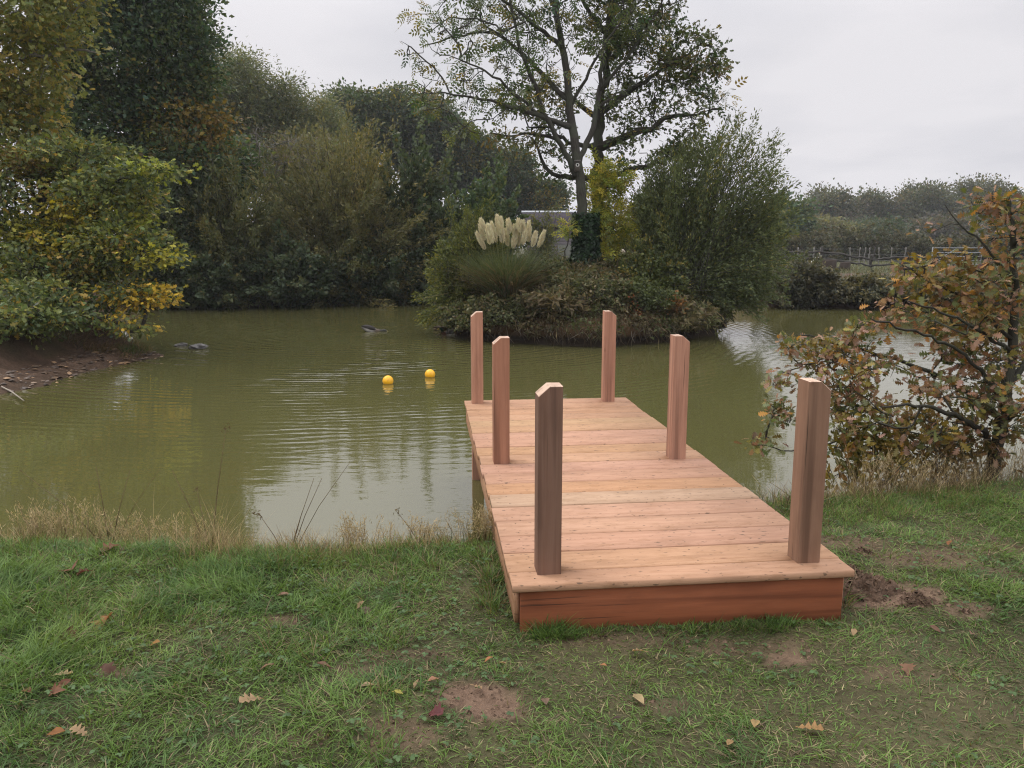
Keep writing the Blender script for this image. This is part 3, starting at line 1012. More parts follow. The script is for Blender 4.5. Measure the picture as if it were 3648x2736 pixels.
def bank_bush(label, px, w, yt, yb, d, pal, n=150, per=120, size=.13, name='shrub', power=.6, templ='lance', r0=.018, bend=.25, low=-.12, off=.14, cat='shrub', droop=.1):
    s_ = d / FPX
    c = at_d(px, yb, d)
    g = gz(c[0], d)
    zt = at_d(px, yt, d)[2]
    z0 = max(c[2], WATER + .15)
    return shrub(name, label, cat, (c[0], d + .3, max(g, WATER + .1)), dome((c[0], d, z0 + .2), .57 * w * s_, min(.5 * w * s_, 1.9), zt - z0 - .2, low=low, power=power, jitter=.24), int(n * 1.15), per * 1.35, size * 1.25, pal, templ, BARK, .35, off, r0, bend, FB, .1, droop)


bank_bush('olive-brown willow, the broadest bush on the far bank', 345, 132, 156, 300, 30.6, G_WBROWN, 330, 170, .13, 'willow_bush', power=.8)
bank_bush('grey-green willow bush left of the broad brown one', 232, 96, 178, 300, 29.6, G_WILLOW, 240, 150, .13, 'willow_bush', power=.8)
bank_bush('grey-green bush filling the gap left of the brown willow', 285, 70, 176, 290, 33.0, G_WILLOW, 170, 130, .13, 'willow_bush')
bank_bush('dark bush at the water behind the yellow spray', 178, 74, 188, 306, 28.9, G_DARK, 210, 140, .14, 'bramble_bush', templ='rhomb')
bank_bush('holly-dark bush between the brown willow and the island', 424, 66, 168, 300, 31.6, G_DARK, 230, 150, .14, 'holly_bush', templ='rhomb', power=.8)
bank_bush('small golden tree top rising out of the brown willow', 366, 52, 148, 215, 32.8, palette([(.15, .125, .03), (.19, .145, .03), (.12, .11, .03)]), 110, 110, .13, 'hazel_bush')
bank_bush('low bramble hanging over the water under the grey-green willow', 215, 90, 252, 308, 28.7, G_DARK, 160, 110, .13, 'bramble_bush', templ='rhomb', power=.5, droop=.3)
bank_bush('low dark bramble under the middle of the brown willow', 300, 90, 250, 307, 29.4, G_DARK, 160, 110, .13, 'bramble_bush', templ='rhomb', power=.5, droop=.3)
bank_bush('low dark bramble at the right foot of the brown willow', 376, 84, 248, 304, 30.6, G_DARK, 160, 110, .13, 'bramble_bush', templ='rhomb', power=.5, droop=.3)
bank_bush('shaded bramble in the corner beside the island bush', 440, 60, 245, 302, 31.8, G_DARK, 130, 110, .13, 'bramble_bush', templ='rhomb', power=.5, droop=.3)
bank_bush('dull green bush behind the plumes, left of the shed', 480, 84, 192, 285, 34.5, G_OAKDARK, 260, 140, .14, 'shrub', templ='rhomb')
bank_bush('thin grey-green willow growing in front of the shed', 543, 38, 206, 285, 33.5, G_WILLOW, 44, 60, .12, 'willow_bush')
bank_bush('dark hedge bush right of the ivy-clad trunk', 648, 70, 215, 290, 34.5, G_WBROWN, 170, 120, .14, 'shrub', templ='rhomb')
bank_bush('grey bramble hanging down the right far bank', 800, 66, 268, 312, 29.0, palette([(.06, .066, .045), (.075, .075, .05), (.09, .08, .045)]), 190, 100, .11, 'bramble_bush', templ='rhomb', power=.5, droop=.3)
bank_bush('low bramble further along the right far bank', 868, 74, 281, 312, 28.9, palette([(.06, .066, .045), (.10, .09, .045), (.09, .08, .04)]), 170, 90, .11, 'bramble_bush', templ='rhomb', power=.5, droop=.3)
bank_bush('straw-coloured scrub on the far bank behind the bronze oak', 940, 84, 280, 312, 28.6, palette([(.11, .095, .05), (.14, .11, .06), (.08, .08, .04)]), 170, 90, .13, 'scrub_bush', power=.5, droop=.3)
bank_bush('low scrub on the far bank at the right edge', 1025, 90, 281, 312, 28.6, palette([(.11, .095, .05), (.09, .085, .04), (.07, .07, .035)]), 150, 90, .13, 'scrub_bush', power=.5, droop=.3)

# --- right-hand far tree line
FR = 'trees along the far right skyline'
for (lab, px, w, yt, yb, d, pal, k) in (
        ('dark round tree just behind the big willow bush', 784, 58, 192, 258, 95, G_OAKDARK, 7), ('thin-topped tree left of the gap in the right skyline', 826, 46, 183, 256, 138, G_HAZEFAR, 7),
        ('airy pale tree right of the gap in the right skyline', 872, 50, 186, 256, 142, G_HAZEFAR, 7), ('broad olive tree in the middle of the right tree line', 926, 70, 176, 256, 138, G_HAZEFAR, 8),
        ('tall airy tree above the bronze oak', 986, 72, 173, 256, 140, G_HAZEFAR, 8), ('tree at the right edge of the skyline', 1045, 80, 182, 256, 138, G_HAZEFAR, 8),
        ('low dull bush under the thin-topped tree', 822, 62, 214, 257, 118, G_WBROWN, 5), ('dark low tree behind the fence posts', 870, 66, 218, 257, 120, G_DARK, 6), ('grey-brown low tree behind the gate', 938, 80, 216, 257, 120, palette([(.075, .07, .05), (.085, .075, .05), (.06, .062, .045)]), 6),
        ('low dark tree right of the gate', 1005, 76, 214, 257, 120, G_DARK, 6)):
    simple_tree(lab, px, w, yt, yb, d, pal, 560, 22, .34, .62 * d / 110, name='field_tree', group=FR, k=k, r=.35, shell=.25)
for (px_, w_, yt_, d_, lab) in ((806, 60, 236, 64, 'dark low hedge bush behind the left end of the rail fence'), (852, 66, 232, 66, 'dark hedge bush behind the crossing rails of the fence'), (905, 70, 234, 65, 'dull hedge bush behind the fence left of the gate'),
                                (962, 72, 236, 66, 'low hedge bush behind the grey gate'), (1020, 70, 232, 64, 'low hedge bush at the right picture edge behind the field')):
    c_ = at_d(px_, 250, d_)
    zt_ = at_d(px_, yt_, d_)[2]
    shrub('hedge_bush', lab, 'shrub', (c_[0], d_, gz(c_[0], d_)), dome((c_[0], d_, gz(c_[0], d_) + .1), .56 * w_ * d_ / FPX, 1.6, zt_ - gz(c_[0], d_) - .1, low=-.05, jitter=.22), 170, 70, .24, palette([(.05, .058, .034), (.066, .066, .04), (.08, .07, .042)]), 'rhomb', BARK, .8, .2, .02, .25, 'hedge bushes behind the rail fence', .05, .1)
simple_tree('small bare-twigged tree in the skyline gap', 849, 34, 192, 256, 136, palette([(.10, .085, .06)]), 260, 2, .4, .8, 'lance', name='field_tree', group=FR, bark=BARK, k=4, r=.12)
simple_tree('bushy brown tree in the gap behind the yellow sapling', 660, 60, 205, 262, 80, G_WBROWN, 200, 20, .22, .5, name='field_tree', k=5, r=.2)

# --- ash on the island
d = 20.5
b = np.array([1.84, d, float(isl_z(1.84, d)) - .02])
T = lambda px, py, dd=0.0: at_d(px, py, d + dd)
ash_paths = [([b - [0, 0, .25], T(583, 235), T(582, 205), T(579, 175), T(573, 137), T(568.5, 91), T(562.4, 46), T(555, 0), T(550, -50, .3), T(548, -95, .4)], .15, .035, None),
             ([T(579, 178), T(571, 168, -.1), T(562, 144.7, -.2), T(546, 122, -.4), T(539.6, 99, -.5), T(532, 79, -.6), T(520, 50, -.7), T(512, 10, -.8), T(508, -35, -.8)], .078, .02, 1),
             ([T(577, 165), T(583, 150, .1), T(593, 129, .2), T(600, 91, .3), T(603, 45, .4), T(612, 0, .5), T(620, -50, .6)], .078, .022, 1),
             ([T(567, 126), T(540, 116, -.5), T(509, 106, -.9), T(471, 96, -1.2), T(433, 93, -1.4)], .07, .012, 1),
             ([T(565, 100), T(546, 78, .4), T(527, 56, .7), T(494, 31, 1.0), T(456, 36, 1.2), T(420, 48, 1.3)], .07, .012, 1),
             ([T(562, 46), T(530, 22, -.4), T(500, -5, -.8), T(460, -20, -1)], .06, .015, 1),
             ([T(556, 8), T(540, -20, .2), T(515, -50, .3)], .05, .015, 1),
             ([T(545, 120, -.4), T(520, 98, -.8), T(500, 80, -1.1), T(470, 62, -1.3), T(440, 55, -1.4)], .045, .01, 1),
             ([T(570, 105), T(590, 70, -.3), T(610, 35, -.6), T(640, 0, -.8)], .05, .012, 1),
             ([T(600, 91, .3), T(625, 60, .2), T(650, 25, .1), T(668, -10, 0)], .05, .012, 1),
             ([T(597, 110, .25), T(618, 92, .5), T(640, 84, .6)], .04, .012, 1)]
ash_lobes = [px_lobe(440, 45, 38, 40, 19.6, 1.0), px_lobe(490, 20, 50, 38, 20, 1.3), px_lobe(440, 95, 36, 18, 19.3, .8), px_lobe(500, 90, 45, 26, 19.8, 1.0), px_lobe(540, 50, 40, 40, 20.3, 1.3), px_lobe(520, -30, 70, 45, 20.5, 1.6),
             px_lobe(600, 10, 45, 40, 20.4, 1.2), px_lobe(640, 20, 30, 35, 20.5, 1.0), px_lobe(600, -50, 70, 40, 20.8, 1.6), px_lobe(470, 125, 36, 14, 19.6, .7, .7), px_lobe(600, 75, 30, 30, 20.6, .8, .6), px_lobe(715, 95, 14, 10, 20.6, .5, .8)]


def ash_cl(P):
    c = near_cl(G_ASH, [(520, 45, 20, .6, (.06, .10, .03), .8), (440, 95, 19.4, .5, (.14, .12, .03), .6), (500, 80, 19.8, .6, (.12, .12, .03), .5), (480, 140, 19.6, .8, (.11, .13, .03), .7)])(P)
    return c


tree('ash_tree', 'tall sparse grey ash with an ivy-wrapped foot in the middle of the island', 'tree', b, ash_paths, ash_lobes, 800, 6, .12, .23, G_ASH, 'pinn', BARK, .32, .0085, .3, jit=.055, drift=.25, droop=.5, thin=.40, cl_fn=ash_cl)
ASH = bpy.data.objects['ash_tree']
# ivy sleeve
mb = MB()
nI = 2600
zz = b[2] - .05 + rng.random(nI) ** .8 * 1.55
lim = 2.62 + .2 * rng.random(nI)
zz = np.minimum(zz, lim)
aa = rng.random(nI) * 2 * pi
rr = .26 + .07 * rng.random(nI) + .12 * smooth(1.7, 1.0, zz)
Pi = np.stack([1.84 + .02 + rr * np.cos(aa), d + rr * np.sin(aa), zz], -1)
Di = np.stack([np.cos(aa) * .4 + rng.normal(0, .4, nI), np.sin(aa) * .4 + rng.normal(0, .4, nI), -.5 + rng.normal(0, .4, nI)], -1)
Ni = np.stack([np.cos(aa), np.sin(aa), .3 + rng.normal(0, .3, nI)], -1)
cI = np.array([(.022, .048, .02), (.03, .06, .024), (.018, .036, .018)])[rng.integers(0, 3, nI)] * (1 + rng.normal(0, .2, (nI, 1)))
mb.scatter(RHOMB * [1.4, 1, 1], RHOMB_F, Pi, Di, Ni, .10 * (.7 + .6 * rng.random(nI)), cI)
mb.build('ivy', LEAF, ASH, b)

# --- oak behind the ash
d2 = 22.0
b = np.array([2.4, d2, float(isl_z(2.4, d2)) - .05])
U = lambda px, py, dd=0.0: at_d(px, py, d2 + dd)
oak_paths = [([b - [0, 0, .3], U(598, 200), U(597, 150), U(600, 110), U(607, 60), U(614, 10), U(622, -50)], .20, .05, None),
             ([U(597, 150), U(625, 138, -.2), U(648, 128, -.4), U(672, 116, -.6), U(704, 112, -.8)], .13, .025, 1),
             ([U(599, 180), U(622, 174, -.2), U(648, 165, -.3), U(676, 160, -.4), U(700, 150, -.5)], .09, .02, 1),
             ([U(598, 178), U(575, 178, -.6), U(552, 174, -.9), U(540, 158, -1), U(532, 138, -1)], .10, .025, 1),
             ([U(597, 145), U(570, 142, -.3), U(540, 134, -.4), U(510, 137, -.5), U(492, 133, -.6)], .07, .015, 1),
             ([U(600, 110), U(640, 85, 0), U(675, 60, 0), U(700, 45, 0)], .09, .02, 1),
             ([U(607, 60), U(640, 30, .2), U(665, 5, .3)], .07, .02, 1),
             ([U(599, 120), U(565, 95, .4), U(530, 80, .6)], .08, .02, 1), ([U(610, 40), U(580, 0, .5), U(560, -40, .6)], .07, .02, 1)]
oak_lobes = [px_lobe(650, 55, 42, 34, 22, 1.4), px_lobe(690, 58, 32, 28, 22, 1.1), px_lobe(685, 105, 36, 26, 21.6, 1.1), px_lobe(706, 74, 22, 14, 22, .7), px_lobe(645, 150, 42, 20, 21.6, 1.0), px_lobe(690, 148, 26, 18, 21.5, .8),
             px_lobe(552, 158, 26, 22, 21.2, .8), px_lobe(520, 95, 30, 16, 22.3, .9), px_lobe(612, 20, 40, 36, 22, 1.3), px_lobe(600, -45, 60, 36, 22.4, 1.6), px_lobe(545, 110, 34, 26, 22.3, 1.0), px_lobe(630, 105, 32, 26, 22, 1.0),
             px_lobe(505, 140, 26, 10, 21.5, .6, .7), px_lobe(655, -10, 40, 35, 22, 1.3)]
G_OAKI = palette([(.04, .062, .022), (.055, .07, .024), (.07, .075, .024), (.12, .09, .03)], [4, 4, 3, 1])
tree('island_oak', 'dark spreading oak behind the ash, leaning out to the right over the willow', 'tree', b, oak_paths, oak_lobes, 860, 25, .13, .10, G_OAKI, 'oaks', BARK_DARK, .3, .010, .5, jit=.10, drift=.15, thin=.68)

# --- yellow sapling
b = np.array([2.75, 21.2, float(isl_z(2.75, 21.2))])
tree('yellow_sapling', 'upright yellow-green sapling beside the ivy-clad trunk', 'tree', b, [([b, at_d(612, 235, 21.2), at_d(609, 200, 21.2), at_d(606, 172, 21.2)], .05, .015, None)],
     [px_lobe(603, 190, 14, 26, 21.2, .4), px_lobe(614, 232, 16, 30, 21, .5), px_lobe(612, 178, 12, 16, 21.2, .35, .8), px_lobe(598, 240, 10, 22, 20.9, .3, .6)], 230, 5, .13, .23, G_YELLOW, 'pinn', BARK_DARK, .2, .004, .2, drift=.4, droop=.2)
b = np.array([1.25, 20.2, float(isl_z(1.25, 20.2))])
tree('yellow_sapling', 'small yellow-green sapling peeping out left of the ivy-clad trunk', 'tree', b, [([b, at_d(566, 245, 20.2), at_d(570, 226, 20.2)], .025, .008, None)],
     [px_lobe(569, 228, 6, 7, 20.2, .15)], 16, 5, .08, .16, G_YELLOW, 'pinn', BARK_DARK, .2, .004, .2, droop=.2)

# --- willow and bushes on the island
IB = 'bushes on the island'
wz = float(isl_z(4.2, 20.4))


def willow_tips(n):
    a = rng.random(n)
    th = np.radians(-26 + 150 * rng.random(n) ** .95)          # fan angle from the right-hand horizontal
    R = np.interp(th, np.radians([-26, 0, 25, 48, 65, 80, 100, 124]), [2.0, 2.35, 2.75, 3.45, 3.95, 3.75, 3.0, 2.2])
    R = R * np.where(rng.random(n) < .5, .45 + .5 * rng.random(n), 1 + rng.normal(0, .07, n))
    y = rng.normal(0, .75, n)
    return np.stack([4.25 + R * np.cos(th), 20.4 + y * (.5 + .3 * R / 3), np.maximum(wz + .15 + R * np.sin(th), WATER + .1)], -1)


shrub('willow_bush', 'large green willow bush fanning out over the water at the right end of the island', 'shrub', (4.2, 20.4, wz), willow_tips, 560, 165, .095, G_WGREEN, 'lance', BARK, .35, .10, .009, .12, IB, .12, .0)
shrub('willow_bush', 'yellowish willow bush drooping over the water at the left end of the island', 'shrub', (-1.0, 20.3, .35), dome((-1.0, 20.1, .3), 1.2, 1.0, 2.15, low=-.32, power=.8), 280, 170, .095,
      palette([(.095, .105, .028), (.075, .09, .026), (.15, .14, .03), (.055, .07, .024)], [4, 4, 1.5, 2]), 'lance', BARK, .3, .10, .012, .2, IB, .1, .1)
shrub('bramble_bush', 'mixed yellow and green bush in front of the big willow', 'shrub', (3.3, 19.5, float(isl_z(3.3, 19.5))), dome((3.35, 19.4, .35), .95, .7, 1.25, low=-.2), 120, 90, .085,
      palette([(.06, .075, .026), (.15, .125, .03), (.09, .10, .03), (.045, .06, .024)], [4, 1.2, 3, 3]), 'rhomb', BARK, .3, .09, .008, .25, IB, .1, .1)
shrub('dogwood_bush', 'small rusty-leaved sprig at the foot of the big willow', 'shrub', (3.75, 18.75, float(isl_z(3.75, 18.75))), dome((3.78, 18.55, .25), .32, .25, .35, low=-.3), 14, 15, .07,
      palette([(.20, .10, .035), (.14, .085, .03)]), 'oval', BARK, .1, .05, .005, .2, IB, .2, .3)
shrub('dogwood_bush', 'red-orange sprig hanging on the bank face behind the far right post', 'shrub', (2.75, 18.35, float(isl_z(2.75, 18.35))), dome((2.72, 18.1, .05), .28, .2, .5, low=-.7), 16, 11, .07,
      palette([(.20, .07, .035), (.16, .10, .035)]), 'oval', BARK, .08, .05, .004, .2, IB, .2, .3)
shrub('bramble_bush', 'green bramble mound between the plumes and the ivy-clad trunk', 'shrub', (.95, 19.6, float(isl_z(.95, 19.6))), dome((.95, 19.6, .55), .75, .6, .75, low=-.1), 90, 70, .075,
      palette([(.06, .07, .03), (.075, .085, .03), (.05, .06, .026), (.12, .10, .04)], [3, 3, 3, 1]), 'rhomb', BARK, .25, .08, .006, .25, IB, .1, .1)
shrub('bramble_bush', 'brown bramble mound in front of the ivy-clad trunk', 'shrub', (2.1, 19.2, float(isl_z(2.1, 19.2))), dome((2.1, 19.1, .35), .85, .6, .75, low=-.2), 100, 70, .07,
      palette([(.085, .07, .035), (.07, .072, .03), (.11, .08, .04), (.05, .056, .026)], [3, 3, 2, 2]), 'rhomb', BARK, .25, .08, .006, .25, IB, .1, .1)

# --- undergrowth over the island mound and its bank face
mb = MB()
n = 44000
a = rng.random(n) * 2 * pi
q = np.sqrt(rng.random(n)) * 1.04
x = ISL[0] + 3.55 * q * isl_edge(a) * np.cos(a)
y = ISL[1] + 3.3 * q * isl_edge(a) * np.sin(a)
hh = isl_z(x, y)
f_ = fbm(x, y, 1.6, 4)
z = hh + rng.random(n) ** 1.8 * (.05 + .38 * f_)
edge = q > .93
z = np.where(edge, z - rng.random(n) ** 1.5 * .30 * smooth(.3, .7, fbm(np.cos(a) * 4, np.sin(a) * 4, 2.0, 19)), z)
Pp = np.stack([x, y, z], -1)
sel = fbm(x * 1.0, y, 1.1, 14)
c = np.where((sel > .5)[:, None], np.array([.085, .098, .038]), np.array([.115, .095, .05]))
c = c * (1 + rng.normal(0, .28, (n, 1)))
rs = (np.linalg.norm(Pp - at_d(573, 285, 18.7), axis=1) < .14) & (rng.random(n) < .7)
c[rs] = (.34, .045, .03)
rs = (np.linalg.norm(Pp - at_d(630, 292, 18.9), axis=1) < .16) & (rng.random(n) < .4)
c[rs] = (.28, .08, .03)
Dd = np.stack([np.cos(a) * .5 + rng.normal(0, .6, n), np.sin(a) * .5 + rng.normal(0, .6, n), rng.normal(.1, .5, n)], -1)
lance = rng.random(n) < .45
Nn = norm(rng.normal(0, .7, (n, 3)) + [0, 0, .6])
cc = np.clip(c, .004, .6)
mb.scatter(RHOMB, RHOMB_F, Pp[~lance], Dd[~lance], Nn[~lance], .085 * (.6 + .8 * rng.random((~lance).sum())), cc[~lance])
dl = Dd[lance].copy()
dl[:, 2] = np.abs(dl[:, 2]) + .2 - 1.3 * edge[lance]
mb.scatter(LANCE * [.3, 1, 1], RHOMB_F, Pp[lance], dl, Nn[lance], .20 * (.5 + .9 * rng.random(lance.sum())), np.clip(np.where(rng.random((lance.sum(), 1)) < .5, np.array([.13, .10, .055]), np.array([.075, .08, .035])) * (1 + rng.normal(0, .3, (lance.sum(), 1))), .02, .5))
tag(mb.build('undergrowth', LEAF_DRY), 'tangle of brambles and dead grass covering the island', 'undergrowth', kind='stuff')

# --- shaggy tufts and bramble mounds along the front of the island, down to the water
ol = palette([(.085, .095, .038), (.10, .095, .045), (.07, .08, .034), (.13, .105, .055), (.06, .072, .03)])
for (lab, x_, y_, r_, h_, pal_, n_, tp) in (('olive bramble mound under the plumes at the front of the island', -.15, 18.35, .7, .5, ol, 70, 'rhomb'), ('brown grassy mound on the island front left of the far right post', 1.0, 18.15, .75, .45, palette([(.12, .095, .05), (.09, .09, .04), (.15, .115, .065)]), 80, 'lance'),
                                ('olive bramble mound on the island front behind the far right post', 2.05, 18.15, .7, .5, ol, 70, 'rhomb'), ('green nettle patch on the island front below the red sprig', 3.0, 18.5, .65, .5, palette([(.07, .09, .034), (.09, .105, .04), (.06, .075, .03)]), 70, 'rhomb'),
                                ('shaggy grass hanging at the right end of the island front', 4.1, 18.95, .7, .45, palette([(.12, .105, .05), (.09, .095, .04), (.15, .12, .065)]), 80, 'lance'), ('leafy mound at the left end of the island front', -1.1, 19.1, .6, .45, ol, 60, 'rhomb'),
                                ('leafy green mound in front of the second pampas grass', 3.1, 19.9, .8, .6, palette([(.07, .085, .034), (.09, .10, .04), (.13, .11, .04)]), 80, 'rhomb'), ('olive grassy mound halfway up the island slope', 1.45, 18.75, .7, .4, ol, 70, 'lance')):
    q_ = float(isl_z(x_, y_))
    shrub('bramble_mound', lab, 'shrub', (x_, y_, q_), dome((x_, y_ - .08, q_ - .05), r_, .45, h_, low=-.55, jitter=.25), n_, 62, .075 if tp == 'rhomb' else .14, pal_, tp, BARK, .3, .07, .005, .3, IB, .1, .25)
# --- exposed roots hanging in the dark undercut
mb = MB()
for k in range(170):
    a = -pi / 2 + rng.normal(0, .75)
    r = isl_edge(np.array([a]))[0]
    p = np.array([ISL[0] + 3.55 * r * cos(a), ISL[1] + 3.3 * r * sin(a), -.12 - .12 * rng.random()])
    L = .12 + .25 * rng.random()
    e = p + [rng.normal(0, .12), -.03 - .04 * rng.random(), -L]
    mb.tube([p + [0, .1, .03], p, (p + e) / 2 + rng.normal(0, .03, 3), e], [.012, .01, .007, .003], 4, (.09, .065, .04) if rng.random() < .7 else (.2, .17, .13))
tag(mb.build('roots', OLDWOOD), 'fine roots hanging from the undercut island bank', 'roots', kind='stuff')
b = np.array([5.0, 20.0, -.35])
mb = MB()
mb.tube([(4.55, 20.2, -.15), (4.9, 20.05, -.22), (5.2, 19.95, -.2), (5.34, 19.9, -.18)], [.2, .2, .17, .15], 10, (.04, .03, .024))
tag(mb.build('tree_stump', OLDWOOD, None, b, True), 'dark broken root stump jutting over the water at the right tip of the island', 'stump')


# --- pampas grass
def blade_set(mb, P, az, lean, L, w, curv, col, rows=(0, .35, .7, 1.0), taper=(1, .9, .6, 0)):
    n = len(P)
    dh = np.stack([np.cos(az), np.sin(az), np.zeros(n)], -1)
    sd = np.stack([-np.sin(az), np.cos(az), np.zeros(n)], -1)
    # the flat of a blade faces any way
    tw = rng.normal(0, .9, n)
    V = []
    for t, tp in zip(rows, taper):
        h = L * (t * np.sin(lean) + curv * t * t)
        v = L * (t * np.cos(lean) - .55 * curv * t * t)
        c = P + dh * h[:, None] + np.array([0, 0, 1.0]) * v[:, None]
        wd = norm(sd * np.cos(tw)[:, None] + dh * np.sin(tw)[:, None])
        if tp > 0:
            V += [c - wd * (w * tp * .5)[:, None], c + wd * (w * tp * .5)[:, None]]
        else:
            V += [c]
    m = len(V)
    V = np.stack(V, 1).reshape(-1, 3)
    F = []
    k = len(rows)
    for r in range(k - 2):
        F.append([2 * r, 2 * r + 1, 2 * r + 3, 2 * r + 2])
    F.append([2 * (k - 2), 2 * (k - 2) + 1, 2 * (k - 1)])
    L_ = np.array([i for f in F for i in f])
    loops = (L_[None] + (np.arange(n) * m)[:, None]).ravel()
    col = np.asarray(col, float)
    if col.ndim == 1:
        col = np.repeat(col[None], n, 0)
    mb.add(V, loops, np.tile([len(f) for f in F], n), np.repeat(col, m, 0))


def plume(root, base, p0, p1, wid):
    mb = MB()
    p0, p1 = np.array(p0), np.array(p1)
    ax = p1 - p0
    L = np.linalg.norm(ax)
    n = 520
    t = rng.random(n) ** .9 * .97
    P = p0 + ax * t[:, None]
    prof_ = wid * .42 * np.sin(pi * np.clip(t * .9 + .08, 0, 1)) ** .8
    dr = norm(rng.normal(0, 1, (n, 3)))
    dr -= (dr @ (ax / L))[:, None] * (ax / L)
    dr = norm(dr)
    D = norm(ax / L * 1.15 + dr * (.72 - .4 * t[:, None]) + np.array([.1 * np.sign(ax[0]), 0, -.12]))
    P = P + dr * prof_[:, None] * .55
    c = np.array([.80, .71, .53]) * (1 + rng.normal(0, .12, (n, 1)))
    mb.scatter(LANCE * [.5, 1, 1], RHOMB_F, P, D, norm(rng.normal(0, 1, (n, 3))), (.6 + .6 * rng.random(n)) * (.085 + .05 * prof_ / wid), np.clip(c, .1, .8))
    return mb.build('plume', STRAW, root, base)


PX6 = lambda X, Y, dd: at_d((1640 + X * .3014) * .2807, (740 + Y * .3014) * .2807, dd)


def pampas(label, base, plumes, dist, tr, nb, conv):
    base = np.array(base, float)
    root = thing('pampas_grass', label, 'pampas grass', base, None)
    st = MB()
    for k, (bx, by, tx, ty) in enumerate(plumes):
        dd = dist + rng.normal(0, .25)
        p0, p1 = conv(bx, by, dd), conv(tx, ty, dd)
        q = base + [(p0[0] - base[0]) * .35, (dd - base[1]) * .5, .1]
        st.tube([q, q * .5 + p0 * .5 + [(p0[0] - q[0]) * .05 - .02, 0, .06], p0, p0 * .4 + p1 * .6], [.009, .007, .006, .004], 4, (.16, .17, .07))
        plume(root, base, p0, p1, .11 + .02 * rng.random())
    st.build('stalks', LEAF, root, base)
    mb = MB()
    az = rng.random(nb) * 2 * pi
    P = base + np.stack([np.cos(az) * tr * rng.random(nb), np.sin(az) * tr * rng.random(nb), -.05 + .1 * rng.random(nb)], -1)
    az2 = az + rng.normal(0, .5, nb)
    L = .75 + .75 * rng.random(nb)
    lean = np.abs(rng.normal(.25, .28, nb))
    dead = rng.random(nb) < .24
    curv = np.where(dead, .75, .32) * (.5 + rng.random(nb))
    col = np.where(dead[:, None], np.array([.19, .13, .07]), np.array([.105, .13, .06])) * (1 + rng.normal(0, .2, (nb, 1)))
    blade_set(mb, P, az2, lean, L, np.full(nb, .016), curv, np.clip(col, .01, .5), rows=(0, .3, .6, .85, 1), taper=(1, 1, .8, .45, 0))
    mb.build('tussock', BLADE, root, base)
    return root


PL = [(300, 500, 200, 300), (300, 390, 235, 210), (290, 280, 248, 150), (350, 440, 325, 210), (430, 415, 370, 180), (460, 340, 435, 100), (492, 330, 480, 125), (500, 430, 488, 225), (565, 460, 545, 265), (590, 310, 570, 150),
      (620, 490, 640, 320), (645, 340, 645, 225), (690, 460, 688, 270), (735, 445, 762, 285), (700, 300, 692, 150), (742, 310, 742, 170), (800, 410, 808, 170), (845, 470, 888, 300), (918, 475, 985, 285), (385, 430, 345, 215)]
pampas('pampas grass with many cream plumes on the left of the island', (-.12, 19.0, float(isl_z(-.12, 19.0)) - .05), PL, 19.1, .42, 2300, PX6)
PX7 = lambda X, Y, dd: at_d((2200 + X * .3014) * .2807, (720 + Y * .3014) * .2807, dd)
pampas('second pampas grass half hidden behind the big willow bush', (4.0, 21.9, float(isl_z(4.0, 21.9)) - .05), [(640, 440, 600, 330), (570, 330, 540, 190), (890, 370, 915, 200), (940, 450, 970, 340), (1140, 420, 1165, 320), (690, 250, 660, 140)], 21.9, .4, 500, PX7)

# --- bronze oak on the near right bank
d = 5.9
O = lambda px, py, dd=0.0: at_d(px, py, d + dd)
b = np.array([3.62, 5.95, gz(3.62, 5.95)])
bo_paths = [([b - [0, 0, .15], O(1000, 440), O(1006, 390), O(1012, 340, .1), O(1016, 290, .1), O(1012, 235, .1), O(1008, 195, .1)], .062, .015, None),
            ([O(998, 462), O(985, 430, -.1), O(955, 414, -.3), O(915, 404, -.4), O(880, 407, -.5)], .026, .007, 1),
            ([O(1000, 450), O(970, 455, .2), O(935, 450, .3), O(890, 440, .4), O(840, 440, .4)], .022, .006, 1),
            ([O(1002, 420), O(960, 385, .3), O(905, 362, .5), O(850, 345, .6), O(800, 335, .6)], .024, .006, 1),
            ([O(1005, 400), O(960, 350, -.3), O(915, 330, -.5), O(870, 318, -.6)], .02, .006, 1),
            ([O(1010, 345), O(975, 300, .2), O(930, 280, .4), O(890, 262, .5)], .018, .005, 1),
            ([O(1010, 350), O(970, 325, -.2), O(940, 312, -.4), O(905, 300, -.5)], .018, .005, 1),
            ([O(1014, 280), O(985, 245, 0), O(960, 225, 0), O(945, 205, 0)], .014, .005, 1),
            ([O(1012, 250), O(1035, 220, .1), O(1050, 190, .2)], .014, .005, 1),
            ([O(1006, 390), O(1040, 340, .2), O(1070, 300, .3)], .03, .01, 1), ([O(1004, 420), O(1040, 400, -.2), O(1075, 390, -.3)], .025, .01, 1),
            ([O(840, 440, .4), O(800, 452, .4), O(758, 445, .3)], .007, .004, 1), ([O(850, 345, .6), O(815, 370, .6), O(780, 352, .6)], .008, .004, 1)]
